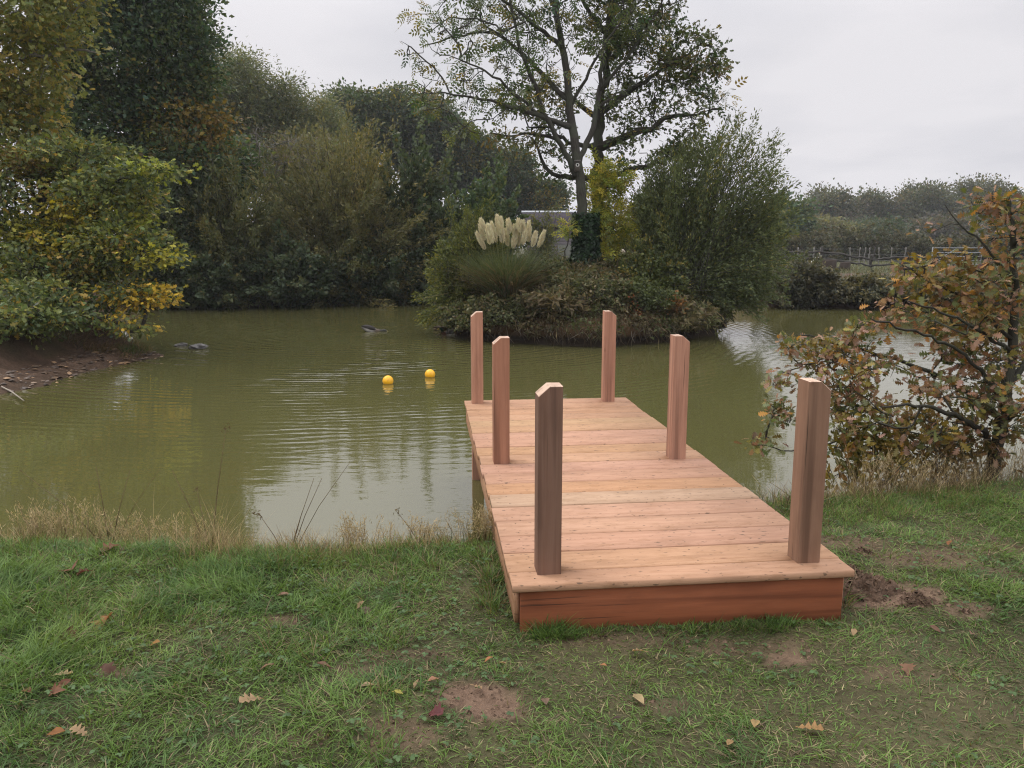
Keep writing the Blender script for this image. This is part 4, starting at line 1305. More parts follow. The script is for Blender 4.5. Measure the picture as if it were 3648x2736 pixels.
bo_lobes = [px_lobe(*q) for q in ((787, 342, 11, 11, 6.5, .12, 1.6), (835, 346, 42, 12, 6.4, .3), (869, 329, 20, 10, 6.3, .25), (848, 366, 52, 15, 6.2, .4), (784, 380, 20, 10, 6.3, .2, 1.2), (780, 412, 16, 11, 6.2, .2, 1.2),
            (761, 441, 13, 8, 6.2, .15, 1.6), (846, 398, 30, 18, 6.1, .35), (888, 422, 66, 16, 5.9, .5), (868, 448, 42, 11, 6.0, .35, .8), (950, 320, 62, 19, 6.0, .45), (922, 277, 28, 14, 6.2, .3, 1.2), (985, 288, 38, 24, 6.0, .4),
            (1006, 236, 22, 32, 6.0, .3), (985, 204, 12, 15, 6.0, .2), (974, 352, 42, 15, 6.0, .4), (962, 387, 52, 18, 5.9, .5), (1006, 414, 26, 24, 5.7, .3, 1.2), (889, 303, 22, 7, 6.3, .2, .8), (1060, 320, 40, 90, 6.2, .5, .8), (1045, 215, 26, 30, 6.1, .3),
            (965, 445, 40, 14, 5.9, .3, .6), (930, 230, 12, 6, 6.1, .15, .6), (955, 258, 20, 10, 6.1, .2, .8))]
tree('bronze_oak', 'young oak with bronze and brown autumn leaves at the water edge right of the jetty', 'tree', b, bo_paths, bo_lobes, 1200, 5.2, .036, .058, G_BRONZE, 'oak', BARK_DARK, .12, .0028, .12, jit=.025, drift=.35, droop=.15, upn=.8, out=.9,
     cl_fn=near_cl(G_BRONZE, [(925, 268, 6.3, .22, (.21, .17, .028), .8), (815, 345, 6.5, .2, (.17, .13, .03), .6), (950, 285, 6, .3, (.19, .12, .035), .5), (905, 450, 6, .4, (.20, .14, .03), .6), (850, 445, 6, .3, (.15, .12, .03), .5), (1000, 400, 5.8, .3, (.10, .11, .05), .4)]))
b = np.array([2.75, 6.0, gz(2.75, 6.0)])
shrub('blackthorn_bush', 'low shrub with yellow leaves under the bronze oak', 'shrub', b, dome((2.75, 6.0, .0), .6, .35, .42, low=-.05), 34, 22, .062, palette([(.24, .17, .028), (.17, .15, .03), (.10, .11, .03), (.22, .11, .03)], [3, 3, 2, 1]), 'oval', BARK_DARK, .2, .03, .004, .2, None, .3, .2)
b = np.array([3.3, 6.0, gz(3.3, 6.0)])
shrub('blackthorn_bush', 'low shrub with thin brown twigs round the foot of the bronze oak', 'shrub', b, dome((3.35, 5.95, .02), .6, .3, .5, low=-.05), 60, 14, .05, palette([(.16, .11, .04), (.10, .09, .04), (.14, .08, .035)]), 'oval', BARK, .35, .03, .004, .2, None, .3, .2)
# ------------------------------------------------------------------ jetty
JR = math.atan2(.170, 1.562)
J0 = np.array([0.0057, 3.2831, 0.0])
DECK = HC - 1.46
JW, JL = 1.571, 4.264
jetty = thing('jetty', 'new pinkish softwood jetty with six posts reaching out over the pond', 'jetty', J0, None, JR)


def jl(x, y, z=0.0):
    return np.array([J0[0] + x * cos(JR) - y * sin(JR), J0[1] + x * sin(JR) + y * cos(JR), z])


tints_ = [(.60, .35, .235), (.57, .33, .20), (.58, .325, .245), (.60, .36, .265), (.59, .35, .265), (.53, .40, .30), (.56, .30, .155), (.59, .335, .25), (.62, .35, .28), (.58, .345, .225), (.56, .325, .17), (.61, .34, .255),
         (.61, .345, .27), (.56, .345, .20), (.54, .36, .20), (.56, .33, .21), (.55, .31, .185), (.57, .325, .21), (.57, .33, .23)]
tints = [tuple(np.array(c) * .52 + .48 * np.array((.57, .36, .23))) for c in tints_]
mb = MB()
y0 = 0.0
bw = [.150] + [(JL - .150) / 18.0] * 18
for k, w in enumerate(bw):
    g = .014 if k else .0
    ex = rng.normal(0, .004, 2)
    zt = DECK + rng.normal(0, .0012)
    mb.box((ex[0], y0 + g * .5, zt - .034), (JW + ex[1], y0 + w - .002, zt), np.array(tints[k]) * np.array((.75, .725, .68)), .005, 0, k * 1.37 + .3)
    for u in (.10, .12 + JW / 2, JW - .10):
        for vv in ((w * .5,) if not k else (w * .22, w * .78)):
            a = np.arange(8) * pi / 4
            sx_, sy_ = u + rng.normal(0, .006), y0 + vv + rng.normal(0, .004)
            mb.faces(np.stack([sx_ + .0042 * np.cos(a), sy_ + .0042 * np.sin(a), np.full(8, zt + .0006)], -1), [list(range(8))], (.10, .075, .05), np.repeat([[k * 1.3, .02, .3]], 8, 0))
    y0 += w
mb.build('deck', TIMBER, jetty)
FZ0, FZ1, SZ0 = -.08, DECK - .0345, .014
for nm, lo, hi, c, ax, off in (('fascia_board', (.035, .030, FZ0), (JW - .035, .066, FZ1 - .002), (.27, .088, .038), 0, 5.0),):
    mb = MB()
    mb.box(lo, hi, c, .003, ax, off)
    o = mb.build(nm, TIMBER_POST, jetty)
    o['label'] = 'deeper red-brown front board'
for x0, c, off in ((.012, (.47, .265, .155), 8.0), (JW - .046, (.45, .25, .15), 9.0)):
    mb = MB()
    mb.box((x0, .040 if x0 < -1 else .067, SZ0), (x0 + .022 if x0 < 1 else x0 + .034, 2.20, FZ1 - .002), np.array(c), .003, 1, off)
    mb.box((x0, 2.202, SZ0), (x0 + .022 if x0 < 1 else x0 + .034, JL - .03, FZ1 - .002), np.array(c) * [.96, .92, .9], .003, 1, off + 3)
    mb.build('side_board', TIMBER, jetty)
mb = MB()
mb.box((.05, JL - .07, SZ0), (JW - .05, JL - .036, FZ1 - .002), (.46, .26, .15), .003, 0, 12.)
mb.build('end_board', TIMBER, jetty)

PW = .108
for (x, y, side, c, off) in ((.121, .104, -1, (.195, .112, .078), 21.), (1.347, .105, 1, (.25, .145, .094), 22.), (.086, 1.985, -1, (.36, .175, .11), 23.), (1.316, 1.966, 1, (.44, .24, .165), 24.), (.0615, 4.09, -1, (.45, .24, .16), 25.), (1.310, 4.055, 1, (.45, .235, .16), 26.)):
    zb, zt = (-.35 if y < 1 else -1.5), DECK + .86
    ch = .05
    # pentagonal front outline: the outer shoulder is cut at 45 degrees
    O_ = [(x, zb), (x + PW, zb), (x + PW, zt), (x + ch, zt), (x, zt - ch * .85)] if side < 0 else [(x, zb), (x + PW, zb), (x + PW, zt - ch * .85), (x + PW - ch, zt), (x, zt)]
    e = .0018
    cx_, cz_ = x + PW / 2, (zb + zt) / 2
    ring = lambda yy, s: [(cx_ + (px - cx_) * (1 - s / (PW / 2)), yy, pz - (s if pz > cz_ else -s)) for (px, pz) in O_]
    V = np.array(ring(y, e) + ring(y + e, 0) + ring(y + PW - e, 0) + ring(y + PW, e))
    F = [[4, 3, 2, 1, 0][::-1]]
    for r in range(3):
        for i in range(5):
            F.append([r * 5 + i, r * 5 + (i + 1) % 5, (r + 1) * 5 + (i + 1) % 5, (r + 1) * 5 + i][::-1])
    F.append([15, 16, 17, 18, 19][::-1])
    g = np.stack([V[:, 2], V[:, 0] - x, V[:, 1] - y], -1) + [off * 2.3, 0, off * 1.1]
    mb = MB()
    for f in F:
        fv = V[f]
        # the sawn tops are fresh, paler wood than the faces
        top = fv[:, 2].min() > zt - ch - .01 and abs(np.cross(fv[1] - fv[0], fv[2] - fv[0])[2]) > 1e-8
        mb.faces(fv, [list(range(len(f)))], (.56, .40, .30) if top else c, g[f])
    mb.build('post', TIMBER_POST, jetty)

# ------------------------------------------------------------------ grass on the near bank
def lawn_mask(x, y):
    return pond_sd(x, y) + (fbm(x, y, 1.1, 3) - 0.5) * 0.0


def in_jetty(x, y, m=.0):
    dx, dy = x - J0[0], y - J0[1]
    u = dx * cos(JR) + dy * sin(JR)
    v = -dx * sin(JR) + dy * cos(JR)
    return (u > .03 - m) & (u < JW - .03 + m) & (v > .045 - m) & (v < JL + m)


def lawn(n, x0, x1, y0, y1, Lm, seed_w, dens=None):
    x = x0 + (x1 - x0) * rng.random(n)
    y = y0 + (y1 - y0) * rng.random(n)
    vis = np.abs(x) < .70 * y + .45
    x, y = x[vis], y[vis]
    sd = pond_sd(x, y)
    keep = (sd > .62) & ~in_jetty(x, y)
    keep &= rng.random(len(x)) > bare(x, y) * 1.15
    keep &= rng.random(len(x)) < .55 + .75 * fbm(x, y, 5.5, 51)
    x, y, sd = x[keep], y[keep], sd[keep]
    return x, y, sd


mb = MB()
x, y, sd = lawn(380000, -4.6, 5.2, 2.1, 6.2, .06, .003)
n = len(x)
wr = wear(x, y)
tuft = smooth(.48, .72, fbm(x, y, 3.2, 61))
L = (.020 + .030 * rng.random(n)) * (1 + 1.0 * tuft) * (1.25 - .55 * wr) * (1 + .5 * smooth(-.6, -2.4, x))
patch = fbm(x, y, 2.3, 71)
hue = fbm(x, y, 6.0, 81)
green = np.array([.112, .185, .040])
deep = np.array([.066, .125, .032])
lime = np.array([.165, .235, .050])
straw = np.array([.25, .205, .11])
brown = np.array([.14, .10, .06])
c = green + (deep - green) * smooth(.45, .7, hue)[:, None]
c = c + (lime - c) * (smooth(.55, .75, patch) * .6)[:, None]
u = rng.random(n)
pdry = .07 + .36 * wr + .28 * smooth(.75, 1.05, 1.55 - sd)
c = np.where((u < pdry)[:, None], straw, c)
c = np.where((u < pdry * .35)[:, None], brown, c)
c = np.clip(c * (1 + rng.normal(0, .2, (n, 1))), .006, .6)
P = np.stack([x, y, ground_z(x, y) - .004], -1)
az = 2 * pi * fbm(x, y, 2.2, 91) * 1.6 + rng.normal(0, 1.5, n)
dry = u < pdry
lean = np.abs(rng.normal(.55, .35, n)) + .3 * wr + .35 * dry
blade_set(mb, P, az, np.clip(lean, 0, 1.45), L, .0032 + .0026 * rng.random(n), .25 + .5 * rng.random(n), c)
tag(mb.build('grass', BLADE), 'tufted green lawn grass on the near bank', 'grass', kind='stuff')

# clover and small broad-leaved weeds between the blades
mb = MB()
n = 4200
x = -4.2 + 8.6 * rng.random(n)
y = 2.2 + 3.6 * rng.random(n)
k = (np.abs(x) < .7 * y + .4) & (fbm(x, y, 2.0, 131) > .52) & ~in_jetty(x, y, .02) & (pond_sd(x, y) > .7)
x, y = x[k], y[k]
m = len(x)
cen = np.stack([x, y, ground_z(x, y) + .012 + .02 * rng.random(m)], -1)
a0 = rng.random(m) * 6.28
for q in range(3):
    a = a0 + q * 2.09
    mb.scatter(OVAL * [1.7, 1, 1], OVAL_F, cen, np.stack([np.cos(a), np.sin(a), .15 + 0 * a], -1), np.array([0, 0, 1.0]) + rng.normal(0, .2, (m, 3)), .010 + .010 * rng.random(m), np.array([.07, .12, .042]) * (.7 + .6 * rng.random((m, 1))))
tag(mb.build('clover', BLADE), 'clover and small weeds in the lawn', 'clover', kind='stuff')
# crumbs of soil and torn roots on the bare patches
mb = MB()
n = 60000
x = -4.2 + 8.4 * rng.random(n)
y = 2.2 + 4.0 * rng.random(n)
k = (rng.random(n) < bare(x, y) * .9) & ~in_jetty(x, y) & (pond_sd(x, y) > .6)
x, y = x[k], y[k]
m = len(x)
CRU = np.array([(-.5, -.35, -.2), (.45, -.4, -.1), (.5, .4, -.15), (-.4, .45, -.2), (-.1, -.05, .5), (.25, .1, .42)])
CRF = [[0, 1, 5, 4], [1, 2, 5], [2, 3, 4, 5], [3, 0, 4]]
mb.scatter(CRU, CRF, np.stack([x, y, ground_z(x, y) + .002], -1), rng.normal(0, 1, (m, 3)) * [1, 1, .2], np.array([0, 0, 1.0]) + rng.normal(0, .3, (m, 3)), .005 + .016 * rng.random(m) ** 3, np.array([.15, .10, .068]) * (.5 + .9 * rng.random((m, 1))))
tag(mb.build('soil_crumbs', SOIL), 'crumbs of bare soil between the grass', 'soil', kind='stuff')
# taller rank grass: along the bank edge, round the jetty foot and in clumps on the left
mb = MB()


def clump(cx, cy, r, n, Lm, cols, lean=.45, w=.0042, curv=.35):
    rr = r * np.sqrt(rng.random(n))
    a = rng.random(n) * 2 * pi
    x, y = cx + rr * np.cos(a), cy + rr * np.sin(a)
    k = ~in_jetty(x, y, .005)
    x, y, a = x[k], y[k], a[k]
    m = len(x)
    if m == 0:
        return
    P = np.stack([x, y, ground_z(x, y) - .01], -1)
    cols = np.array(cols)
    c = cols[rng.integers(0, len(cols), m)] * (1 + rng.normal(0, .2, (m, 1)))
    blade_set(mb, P, a + rng.normal(0, .9, m), np.clip(np.abs(rng.normal(lean, .25, m)), 0, 1.4), Lm * (.5 + .8 * rng.random(m)), np.full(m, w), curv * (.4 + rng.random(m)), np.clip(c, .006, .7))


GREENS = [(.085, .150, .032), (.105, .175, .038), (.060, .112, .028), (.14, .20, .045)]
MIX = GREENS + [(.20, .155, .08), (.15, .11, .06)]
DRY = [(.32, .25, .14), (.24, .18, .10), (.38, .30, .175), (.16, .115, .065)]
for k in range(260):
    y_ = 2.3 + 2.6 * rng.random()
    x_ = -3.9 + 3.6 * rng.random() ** 1.2
    if pond_sd(np.array([x_]), np.array([y_]))[0] < .75:
        continue
    clump(x_, y_, .05 + .05 * rng.random(), int(24 + 26 * rng.random()), .075 + .045 * rng.random(), GREENS if rng.random() < .7 else MIX)
for k in range(110):
    y_ = 2.3 + 2.4 * rng.random()
    x_ = -.6 + 3.8 * rng.random()
    clump(x_, y_, .05 + .05 * rng.random(), int(18 + 20 * rng.random()), .055 + .03 * rng.random(), MIX, .6)
# round the jetty foot
for k in range(64):
    u_ = .03 + (JW - .06) * rng.random()
    q = jl(u_, .015 - .05 * rng.random())
    clump(q[0], q[1], .045, 30, .03 + .022 * rng.random(), GREENS if rng.random() < .75 else MIX, .4)
for (u_, L_) in ((.13, .10), (.18, .11), (.24, .075), (1.15, .065), (1.22, .07)):
    q = jl(u_, -.02)
    clump(q[0], q[1], .06, 110, L_, GREENS[:3], .42)
for k in range(46):
    q = jl(-.03 - .06 * rng.random(), .1 + 1.9 * rng.random())
    clump(q[0], q[1], .05, 30, .07 + .04 * rng.random(), MIX, .5)
    q = jl(JW + .03 + .06 * rng.random(), .1 + 2.2 * rng.random())
    clump(q[0], q[1], .05, 30, .06 + .04 * rng.random(), MIX, .5)
tag(mb.build('grass_tufts', BLADE), 'longer grass tufts on the lawn and round the jetty foot', 'grass', kind='stuff')

# dry grass fringe along the water edge
mb = MB()


def fringe(xa, xb, n, Lm, cols, s0=.50, s1=.95, lean=.35, yfun=None, w=.0028, dens_seed=101):
    x = xa + (xb - xa) * rng.random(n)
    x = x[rng.random(len(x)) < smooth(.42, .64, fbm(x, x * 0, 2.6, dens_seed)) + .12]
    yl = np.linspace(3.6, 7.5, 130)
    sdl = pond_sd(x[:, None] + 0 * yl[None], np.repeat(yl[None], len(x), 0))
    s = s0 + (s1 - s0) * rng.random(len(x))
    k = np.argmin(np.abs(sdl - s[:, None]) + (yl[None] > 7.4) * 9, 1)
    y = yl[k] + rng.normal(0, .03, len(x))
    kk = ~in_jetty(x, y, -.03)
    x, y = x[kk], y[kk]
    m = len(x)
    P = np.stack([x, y, ground_z(x, y) - .01], -1)
    cols = np.array(cols)
    c = cols[rng.integers(0, len(cols), m)] * (1 + rng.normal(0, .2, (m, 1)))
    wob = .55 + .9 * fbm(x, x * 0, 3.1, 111)
    L = Lm * (.45 + .8 * rng.random(m)) * wob
    blade_set(mb, P, rng.random(m) * 2 * pi, np.clip(np.abs(rng.normal(lean, .3, m)), 0, 1.4), L, np.full(m, w), .3 * (.3 + rng.random(m)), np.clip(c, .01, .8))


fringe(-4.4, .15, 8000, .17, DRY, .45, .95)
fringe(-4.4, .15, 14000, .10, MIX, .62, 1.15, .5)
fringe(-4.4, -1.6, 2200, .30, DRY, .45, .8, .22, w=.0022)
fringe(1.6, 5.2, 9000, .16, DRY + [(.10, .075, .045)] * 3, .40, .95, .5)
fringe(1.6, 5.2, 14000, .10, MIX, .60, 1.3, .55)
fringe(2.3, 5.2, 3600, .36, DRY + [(.12, .085, .05)] * 3, .35, .9, .3, w=.0022)
tag(mb.build('dry_grass', STRAW), 'straw-coloured dead grass fringing the near bank', 'dry grass', kind='stuff')

# feathery bent-grass heads and lone stalks standing against the water: each a plant of its own
def bent(label, px, py, hpx, n, spread, dd=None, tall=(), name='bent_grass', heads=True, group='dry grass clumps standing against the water'):
    p = at_z(px, py, -.06) if dd is None else at_d(px, py, dd)
    p[2] = gz(p[0], p[1]) - .01
    s = p[1] / FPX
    root = thing(name, label, 'grass clump', p, group)
    mb = MB()
    hd = MB()
    H = hpx * s
    for k in range(n):
        q = p + [rng.normal(0, spread), rng.normal(0, spread * .6), 0]
        L = H * (.55 + .5 * rng.random())
        e = q + [rng.normal(0, .16) * L * 1.3, rng.normal(0, .12) * L, L]
        m_ = (q + e) / 2 + [rng.normal(0, .02), 0, .02]
        mb.tube([q, m_, e], [.0016, .0013, .0008], 3, np.array(DRY[k % 4]))
        if heads:
            nn = 15
            t = .5 + .5 * rng.random(nn)
            P = m_ + (e - m_) * ((t - .5) * 2)[:, None] + rng.normal(0, .013, (nn, 3))
            hd.scatter(LANCE * [.55, 1, 1], RHOMB_F, P, norm((e - m_)[None] + rng.normal(0, .04, (nn, 3))), rng.normal(0, 1, (nn, 3)), .022 * (.6 + .8 * rng.random(nn)), np.array([.38, .30, .175]) * (1 + rng.normal(0, .15, (nn, 1))))
    for (tx, ty, r_) in tall:
        e = at_d(tx, ty, p[1] + .05)
        mid = p * .5 + e * .5 + [.0, 0, .05 * np.linalg.norm(e - p)]
        mb.tube([p, mid, e], [.0026, .002, .0012], 4, (.12, .085, .05))
        if r_:
            nn = 14
            P = e + rng.normal(0, .012, (nn, 3))
            hd.scatter(LANCE, RHOMB_F, P, rng.normal(0, 1, (nn, 3)), rng.normal(0, 1, (nn, 3)), .02 * (.6 + rng.random(nn)), (.10, .075, .04))
    mb.build('stalks', STRAW, root, p)
    if hd.n:
        hd.build('seed_heads', STRAW, root, p)


bent('feathery pale grass clump, the widest one on the left bank edge', 82, 544, 50, 42, .14)
bent('feathery pale grass clump at the left end of the bank', 44, 545, 46, 30, .09)
bent('tall thin straw clump left of the dip in the bank', 132, 543, 42, 30, .10)
bent('sparse straw clump at the lip of the dip in the bank', 185, 549, 42, 24, .12)
bent('dark upright clump with three long bare stalks in the middle of the bank', 288, 548, 36, 36, .07, tall=((350, 462, 0), (314, 478, 0), (322, 478, 0), (259, 514, 1), (302, 512, 0)), heads=False)
bent('fluffy buff grass clump right of the long bare stalks', 357, 545, 48, 40, .07)
bent('fluffy buff grass clump nearest the jetty', 423, 545, 34, 34, .08, tall=((398, 513, 1),))
bent('brown grass clump against the side of the jetty', 486, 548, 40, 60, .08)
bent('lone long straw stalks rising left of the sky reflection', 210, 550, 30, 8, .05, tall=((226, 428, 1), (197, 490, 1), (172, 470, 0)), heads=False)
bent('lone thin stalks against the olive water at the left', 110, 545, 36, 10, .12, tall=((130, 470, 0), (96, 466, 0), (160, 468, 0), (20, 470, 0)), heads=False)
bent('wispy dark stalks right of the jetty post', 800, 512, 34, 18, .1, tall=((770, 482, 0), (815, 478, 1)), heads=False)
bent('tangled brown grass clump under the bronze oak', 900, 500, 46, 60, .22)
bent('tangled dry grass clump at the foot of the bronze oak', 968, 482, 50, 60, .2)
bent('dry stalks at the right edge of the bank', 1018, 475, 56, 50, .16)

# ------------------------------------------------------------------ fallen leaves
def fallen(label, px, py, size, col, kind='maple', name='fallen_leaf', rz=None, curl=1.0):
    p = at_z(px, py, .02)
    p[2] = gz(p[0], p[1]) + .030
    p[2] = float(ground_z(np.array([p[0]]), np.array([p[1]]))[0]) + .028
    T, F = dict(maple=(MAPLE, MAPLE_F), oak=(OAK, OAK_F), oval=(OVAL, OVAL_F))[kind]
    T = T.copy()
    T[:, 1] -= .5
    T[:, 2] = T[:, 2] * curl + .25 * curl * T[:, 0] ** 2 + rng.normal(0, .025, len(T))
    T = T * size
    a = rng.random() * 2 * pi if rz is None else rz
    tl, t2 = rng.normal(.1, .22), rng.normal(0, .25)
    Rx = np.array([[1, 0, 0], [0, cos(tl), -sin(tl)], [0, sin(tl), cos(tl)]])
    Ry = np.array([[cos(t2), 0, sin(t2)], [0, 1, 0], [-sin(t2), 0, cos(t2)]])
    Rz = np.array([[cos(a), -sin(a), 0], [sin(a), cos(a), 0], [0, 0, 1]])
    V = T @ (Rz @ Ry @ Rx).T
    rib = len(T) // 3
    K = np.repeat(np.array([col], float), len(V), 0)
    K[:rib] *= .8
    K *= 1 + rng.normal(0, .12, (len(V), 1))
    mb = MB()
    mb.faces(V, F, np.clip(K, .01, .8))
    o = mb.build(name, LEAF_DRY)
    o.location = p
    tag(o, label, 'leaf', 'fallen leaves on the grass')


RB, DR, TAN, OR, PB, YE = (.20, .085, .05), (.15, .045, .045), (.36, .24, .13), (.30, .13, .045), (.26, .15, .10), (.42, .36, .09)
for (lab, x_, y_, s_, c_, k_) in (
        ('curled red-brown leaf in long grass close to the left bank edge', 237, 1190, .13, RB, 'maple'), ('large red-brown leaf, left one of a close pair on the left lawn', 150, 1240, .16, RB, 'maple'),
        ('dark red leaf lying right against a larger brown one', 181, 1244, .11, DR, 'maple'), ('small cream curled leaf near the left picture edge', 58, 1281, .07, (.5, .36, .2), 'oval'),
        ('broad orange-brown leaf lying flat on the left lawn', 221, 1345, .17, OR, 'maple'), ('dark brown leaf just below the broad orange-brown one', 149, 1372, .11, (.15, .07, .045), 'maple'),
        ('brown leaf lying at the dip in the bank', 446, 1220, .10, (.17, .085, .055), 'oval'), ('pale pinkish leaf standing in grass above the bare sandy strip', 612, 1289, .08, PB, 'oval'),
        ('pale leaf sliver left of the jetty side', 778, 1300, .08, TAN, 'oval'), ('mauve-brown leaf under the pale sliver left of the jetty', 790, 1315, .10, (.18, .11, .10), 'oval'),
        ('small mauve leaf nearest the left side of the jetty', 858, 1308, .08, (.22, .13, .12), 'oval'), ('long cream curled leaf on the left lawn', 132, 1454, .11, (.46, .34, .18), 'oak'),
        ('brown leaf touching the long cream one', 139, 1476, .08, RB, 'oval'), ('dark leaf sunk in a hollow of the left lawn', 235, 1447, .10, (.12, .06, .04), 'maple'),
        ('small amber leaf in mid lawn left', 333, 1387, .08, (.36, .19, .06), 'oval'), ('tan oval leaf upright in mid lawn', 578, 1442, .075, PB, 'oval'),
        ('brown flat leaf with a dark shadow in mid lawn', 700, 1436, .08, (.22, .12, .08), 'oval'), ('split tan leaf with a brown half beside the straw', 545, 1511, .13, TAN, 'oak'),
        ('pale tan oval leaf left of the yellow leaf', 795, 1486, .08, (.40, .28, .17), 'oval'), ('bright yellow leaf on the lawn', 858, 1500, .08, YE, 'oval'),
        ('pale leaf between the yellow leaf and the bare patch', 898, 1479, .06, TAN, 'oval'), ('salmon leaf above the bare soil patch', 936, 1475, .07, (.40, .2, .12), 'oval'),
        ('dark red leaf on the edge of the bare soil patch', 940, 1546, .10, DR, 'maple'), ('tan leaf lying on the bare soil patch', 1028, 1483, .07, TAN, 'oak'),
        ('orange leaf in the lower left grass', 120, 1580, .09, OR, 'oval'), ('ragged tan leaf in the lower left grass', 174, 1583, .10, TAN, 'oak'),
        ('rusty leaf near the left edge below the cream one', 57, 1492, .08, (.24, .11, .06), 'oval'), ('rusty leaf right of the lower left edge leaf', 119, 1497, .09, (.24, .11, .06), 'maple'),
        ('small orange leaf in front of the left jetty corner', 1055, 1420, .055, (.4, .17, .07), 'oval'), ('tan leaf beside the small orange one at the jetty corner', 1085, 1426, .065, TAN, 'oval'),
        ('small orange leaf in front of the middle of the jetty', 1303, 1430, .055, (.38, .18, .08), 'oval'), ('tan lobed leaf in front of the jetty front board', 1385, 1405, .10, TAN, 'oak'),
        ('cream leaf pair half buried in grass below the jetty', 1378, 1498, .10, (.44, .33, .17), 'oval'), ('tan leaf on the lower right grass, left of the long curled one', 1632, 1551, .09, (.40, .27, .12), 'oval'),
        ('long curled orange-tan leaf on the lower right grass', 1748, 1569, .13, (.38, .22, .09), 'oak'), ('small round tan leaf lowest on the right lawn', 1577, 1596, .065, (.38, .24, .11), 'oval'),
        ('pale brown leaf below the right corner of the jetty', 1845, 1363, .075, TAN, 'oval'), ('tan leaf on the far right of the lawn', 2100, 1368, .07, PB, 'oval'),
        ('brown leaf next to the tan one at the far right', 2020, 1352, .07, (.2, .11, .07), 'oval'), ('dark brown leaf standing on edge in the lower middle grass', 1330, 1553, .06, (.08, .05, .04), 'oval'),
        ('brown leaf in the right grass by the shade of the tuft', 1962, 1440, .09, (.22, .12, .07), 'maple'), ('rust leaf at the far right by the bronze oak', 2050, 1175, .08, (.30, .12, .05), 'oval'),
        ('dull brown leaf on worn ground below the jetty', 1178, 1508, .09, (.2, .13, .09), 'oval')):
    fallen(lab, x_ * 1024 / 2212, y_ * 1024 / 2212, s_ * .70, np.array(c_) * .85, k_)

# ------------------------------------------------------------------ clods of dug earth
def lump(name, label, cat, p, r, col, mat, group=None, seed=0, flat=.6, ns=18, rough=.35, sink=.3, rz=0.0):
    """irregular lump: a noisy ellipsoid with radii r, sitting on the ground"""
    V, F = [], []
    for i in range(ns + 1):
        th = pi * i / ns
        for j in range(2 * ns):
            ph = pi * j / ns
            v = np.array([sin(th) * cos(ph), sin(th) * sin(ph), cos(th)])
            V.append(v)
    V = np.array(V)
    dsp = 1 + rough * ((fbm(V[:, 0] + 2 * V[:, 2], V[:, 1] - V[:, 2], 1.7, seed, 4) - .5) * 2.2)
    V = V * dsp[:, None] * np.array(r)
    ca, sa = cos(rz), sin(rz)
    V = np.stack([V[:, 0] * ca - V[:, 1] * sa, V[:, 0] * sa + V[:, 1] * ca, V[:, 2]], -1)
    for i in range(ns):
        for j in range(2 * ns):
            a, b_2 = i * 2 * ns + j, i * 2 * ns + (j + 1) % (2 * ns)
            F.append([a, a + 2 * ns, b_2 + 2 * ns, b_2])
    K = np.array(col)[None] * (.75 + .5 * fbm(V[:, 0] * 9, V[:, 1] * 9 + V[:, 2] * 7, 2.5, seed + 4)[:, None])
    mb = MB()
    mb.faces(V, F, K)
    o = mb.build(name, mat, smooth_shade=True)
    o.location = (p[0], p[1], p[2] + r[2] * (1 - sink))
    return tag(o, label, cat, group)


CG = 'clods of dug earth right of the jetty'


def clod(label, px, py, r, seed):
    """a crumbled heap: a low mound with many small broken crumbs of soil and a few torn grass roots"""
    p = at_z(px, py, .0)
    p[2] = gz(p[0], p[1]) - .01
    q = np.random.default_rng(seed)
    mb = MB()
    n = 26
    a = np.linspace(0, 2 * pi, 2 * n, endpoint=False)
    V, F = [], []
    for i in range(n + 1):
        rr = i / n
        w = fbm(np.cos(a) * 2 * rr * 2.2 + seed, np.sin(a) * 2.2 * 2 * rr, 1.6, seed, 5)
        h = r[2] * np.clip((1 - rr ** 2) * (.35 + 1.4 * w) + (w - .5) * .5 * (1 - rr), -.3, 3)
        e = 1 + .25 * np.sin(2 * a + seed) + .15 * np.sin(5 * a + 2 * seed)
        V.append(np.stack([r[0] * rr * e * np.cos(a), r[1] * rr * e * np.sin(a), h - .02 * rr], -1))
    V = np.concatenate(V)
    for i in range(n):
        for j in range(2 * n):
            k = (j + 1) % (2 * n)
            F.append([i * 2 * n + j, (i + 1) * 2 * n + j, (i + 1) * 2 * n + k, i * 2 * n + k])
    K = np.array([.12, .078, .054]) * (.7 + .6 * q.random((len(V), 1)))
    mb.faces(V, F, K)
    m = int(260 * (r[0] / .15) + 60)
    a = q.random(m) * 2 * pi
    rr = np.sqrt(q.random(m)) * 1.12
    ii = np.minimum((rr * n).astype(int), n)
    jj = (a / (2 * pi) * 2 * n).astype(int) % (2 * n)
    P = V[ii * 2 * n + jj] + q.normal(0, .004, (m, 3)) + [0, 0, .003]
    CR = np.array([(-.5, -.35, -.2), (.45, -.4, -.1), (.5, .4, -.15), (-.4, .45, -.2), (-.1, -.05, .5), (.25, .1, .42)])
    CF = [[0, 1, 5, 4], [1, 2, 5], [2, 3, 4, 5], [3, 0, 4]]
    mb.scatter(CR, CF, P, q.normal(0, 1, (m, 3)), np.array([0, 0, 1.0]) + q.normal(0, .5, (m, 3)), .007 + .022 * q.random(m) ** 2.5, np.array([.125, .082, .056]) * (.55 + .8 * q.random((m, 1))))
    g = int(m * .12)
    blade_set(mb, P[:g], q.random(g) * 6.28, .6 + .7 * q.random(g), .03 + .05 * q.random(g), np.full(g, .003), .4 * q.random(g), np.array([.17, .135, .075]) * (.6 + .6 * q.random((g, 1))))
    o = mb.build('earth_clod', SOIL)
    o.location = p
    tag(o, label, 'clod', CG)


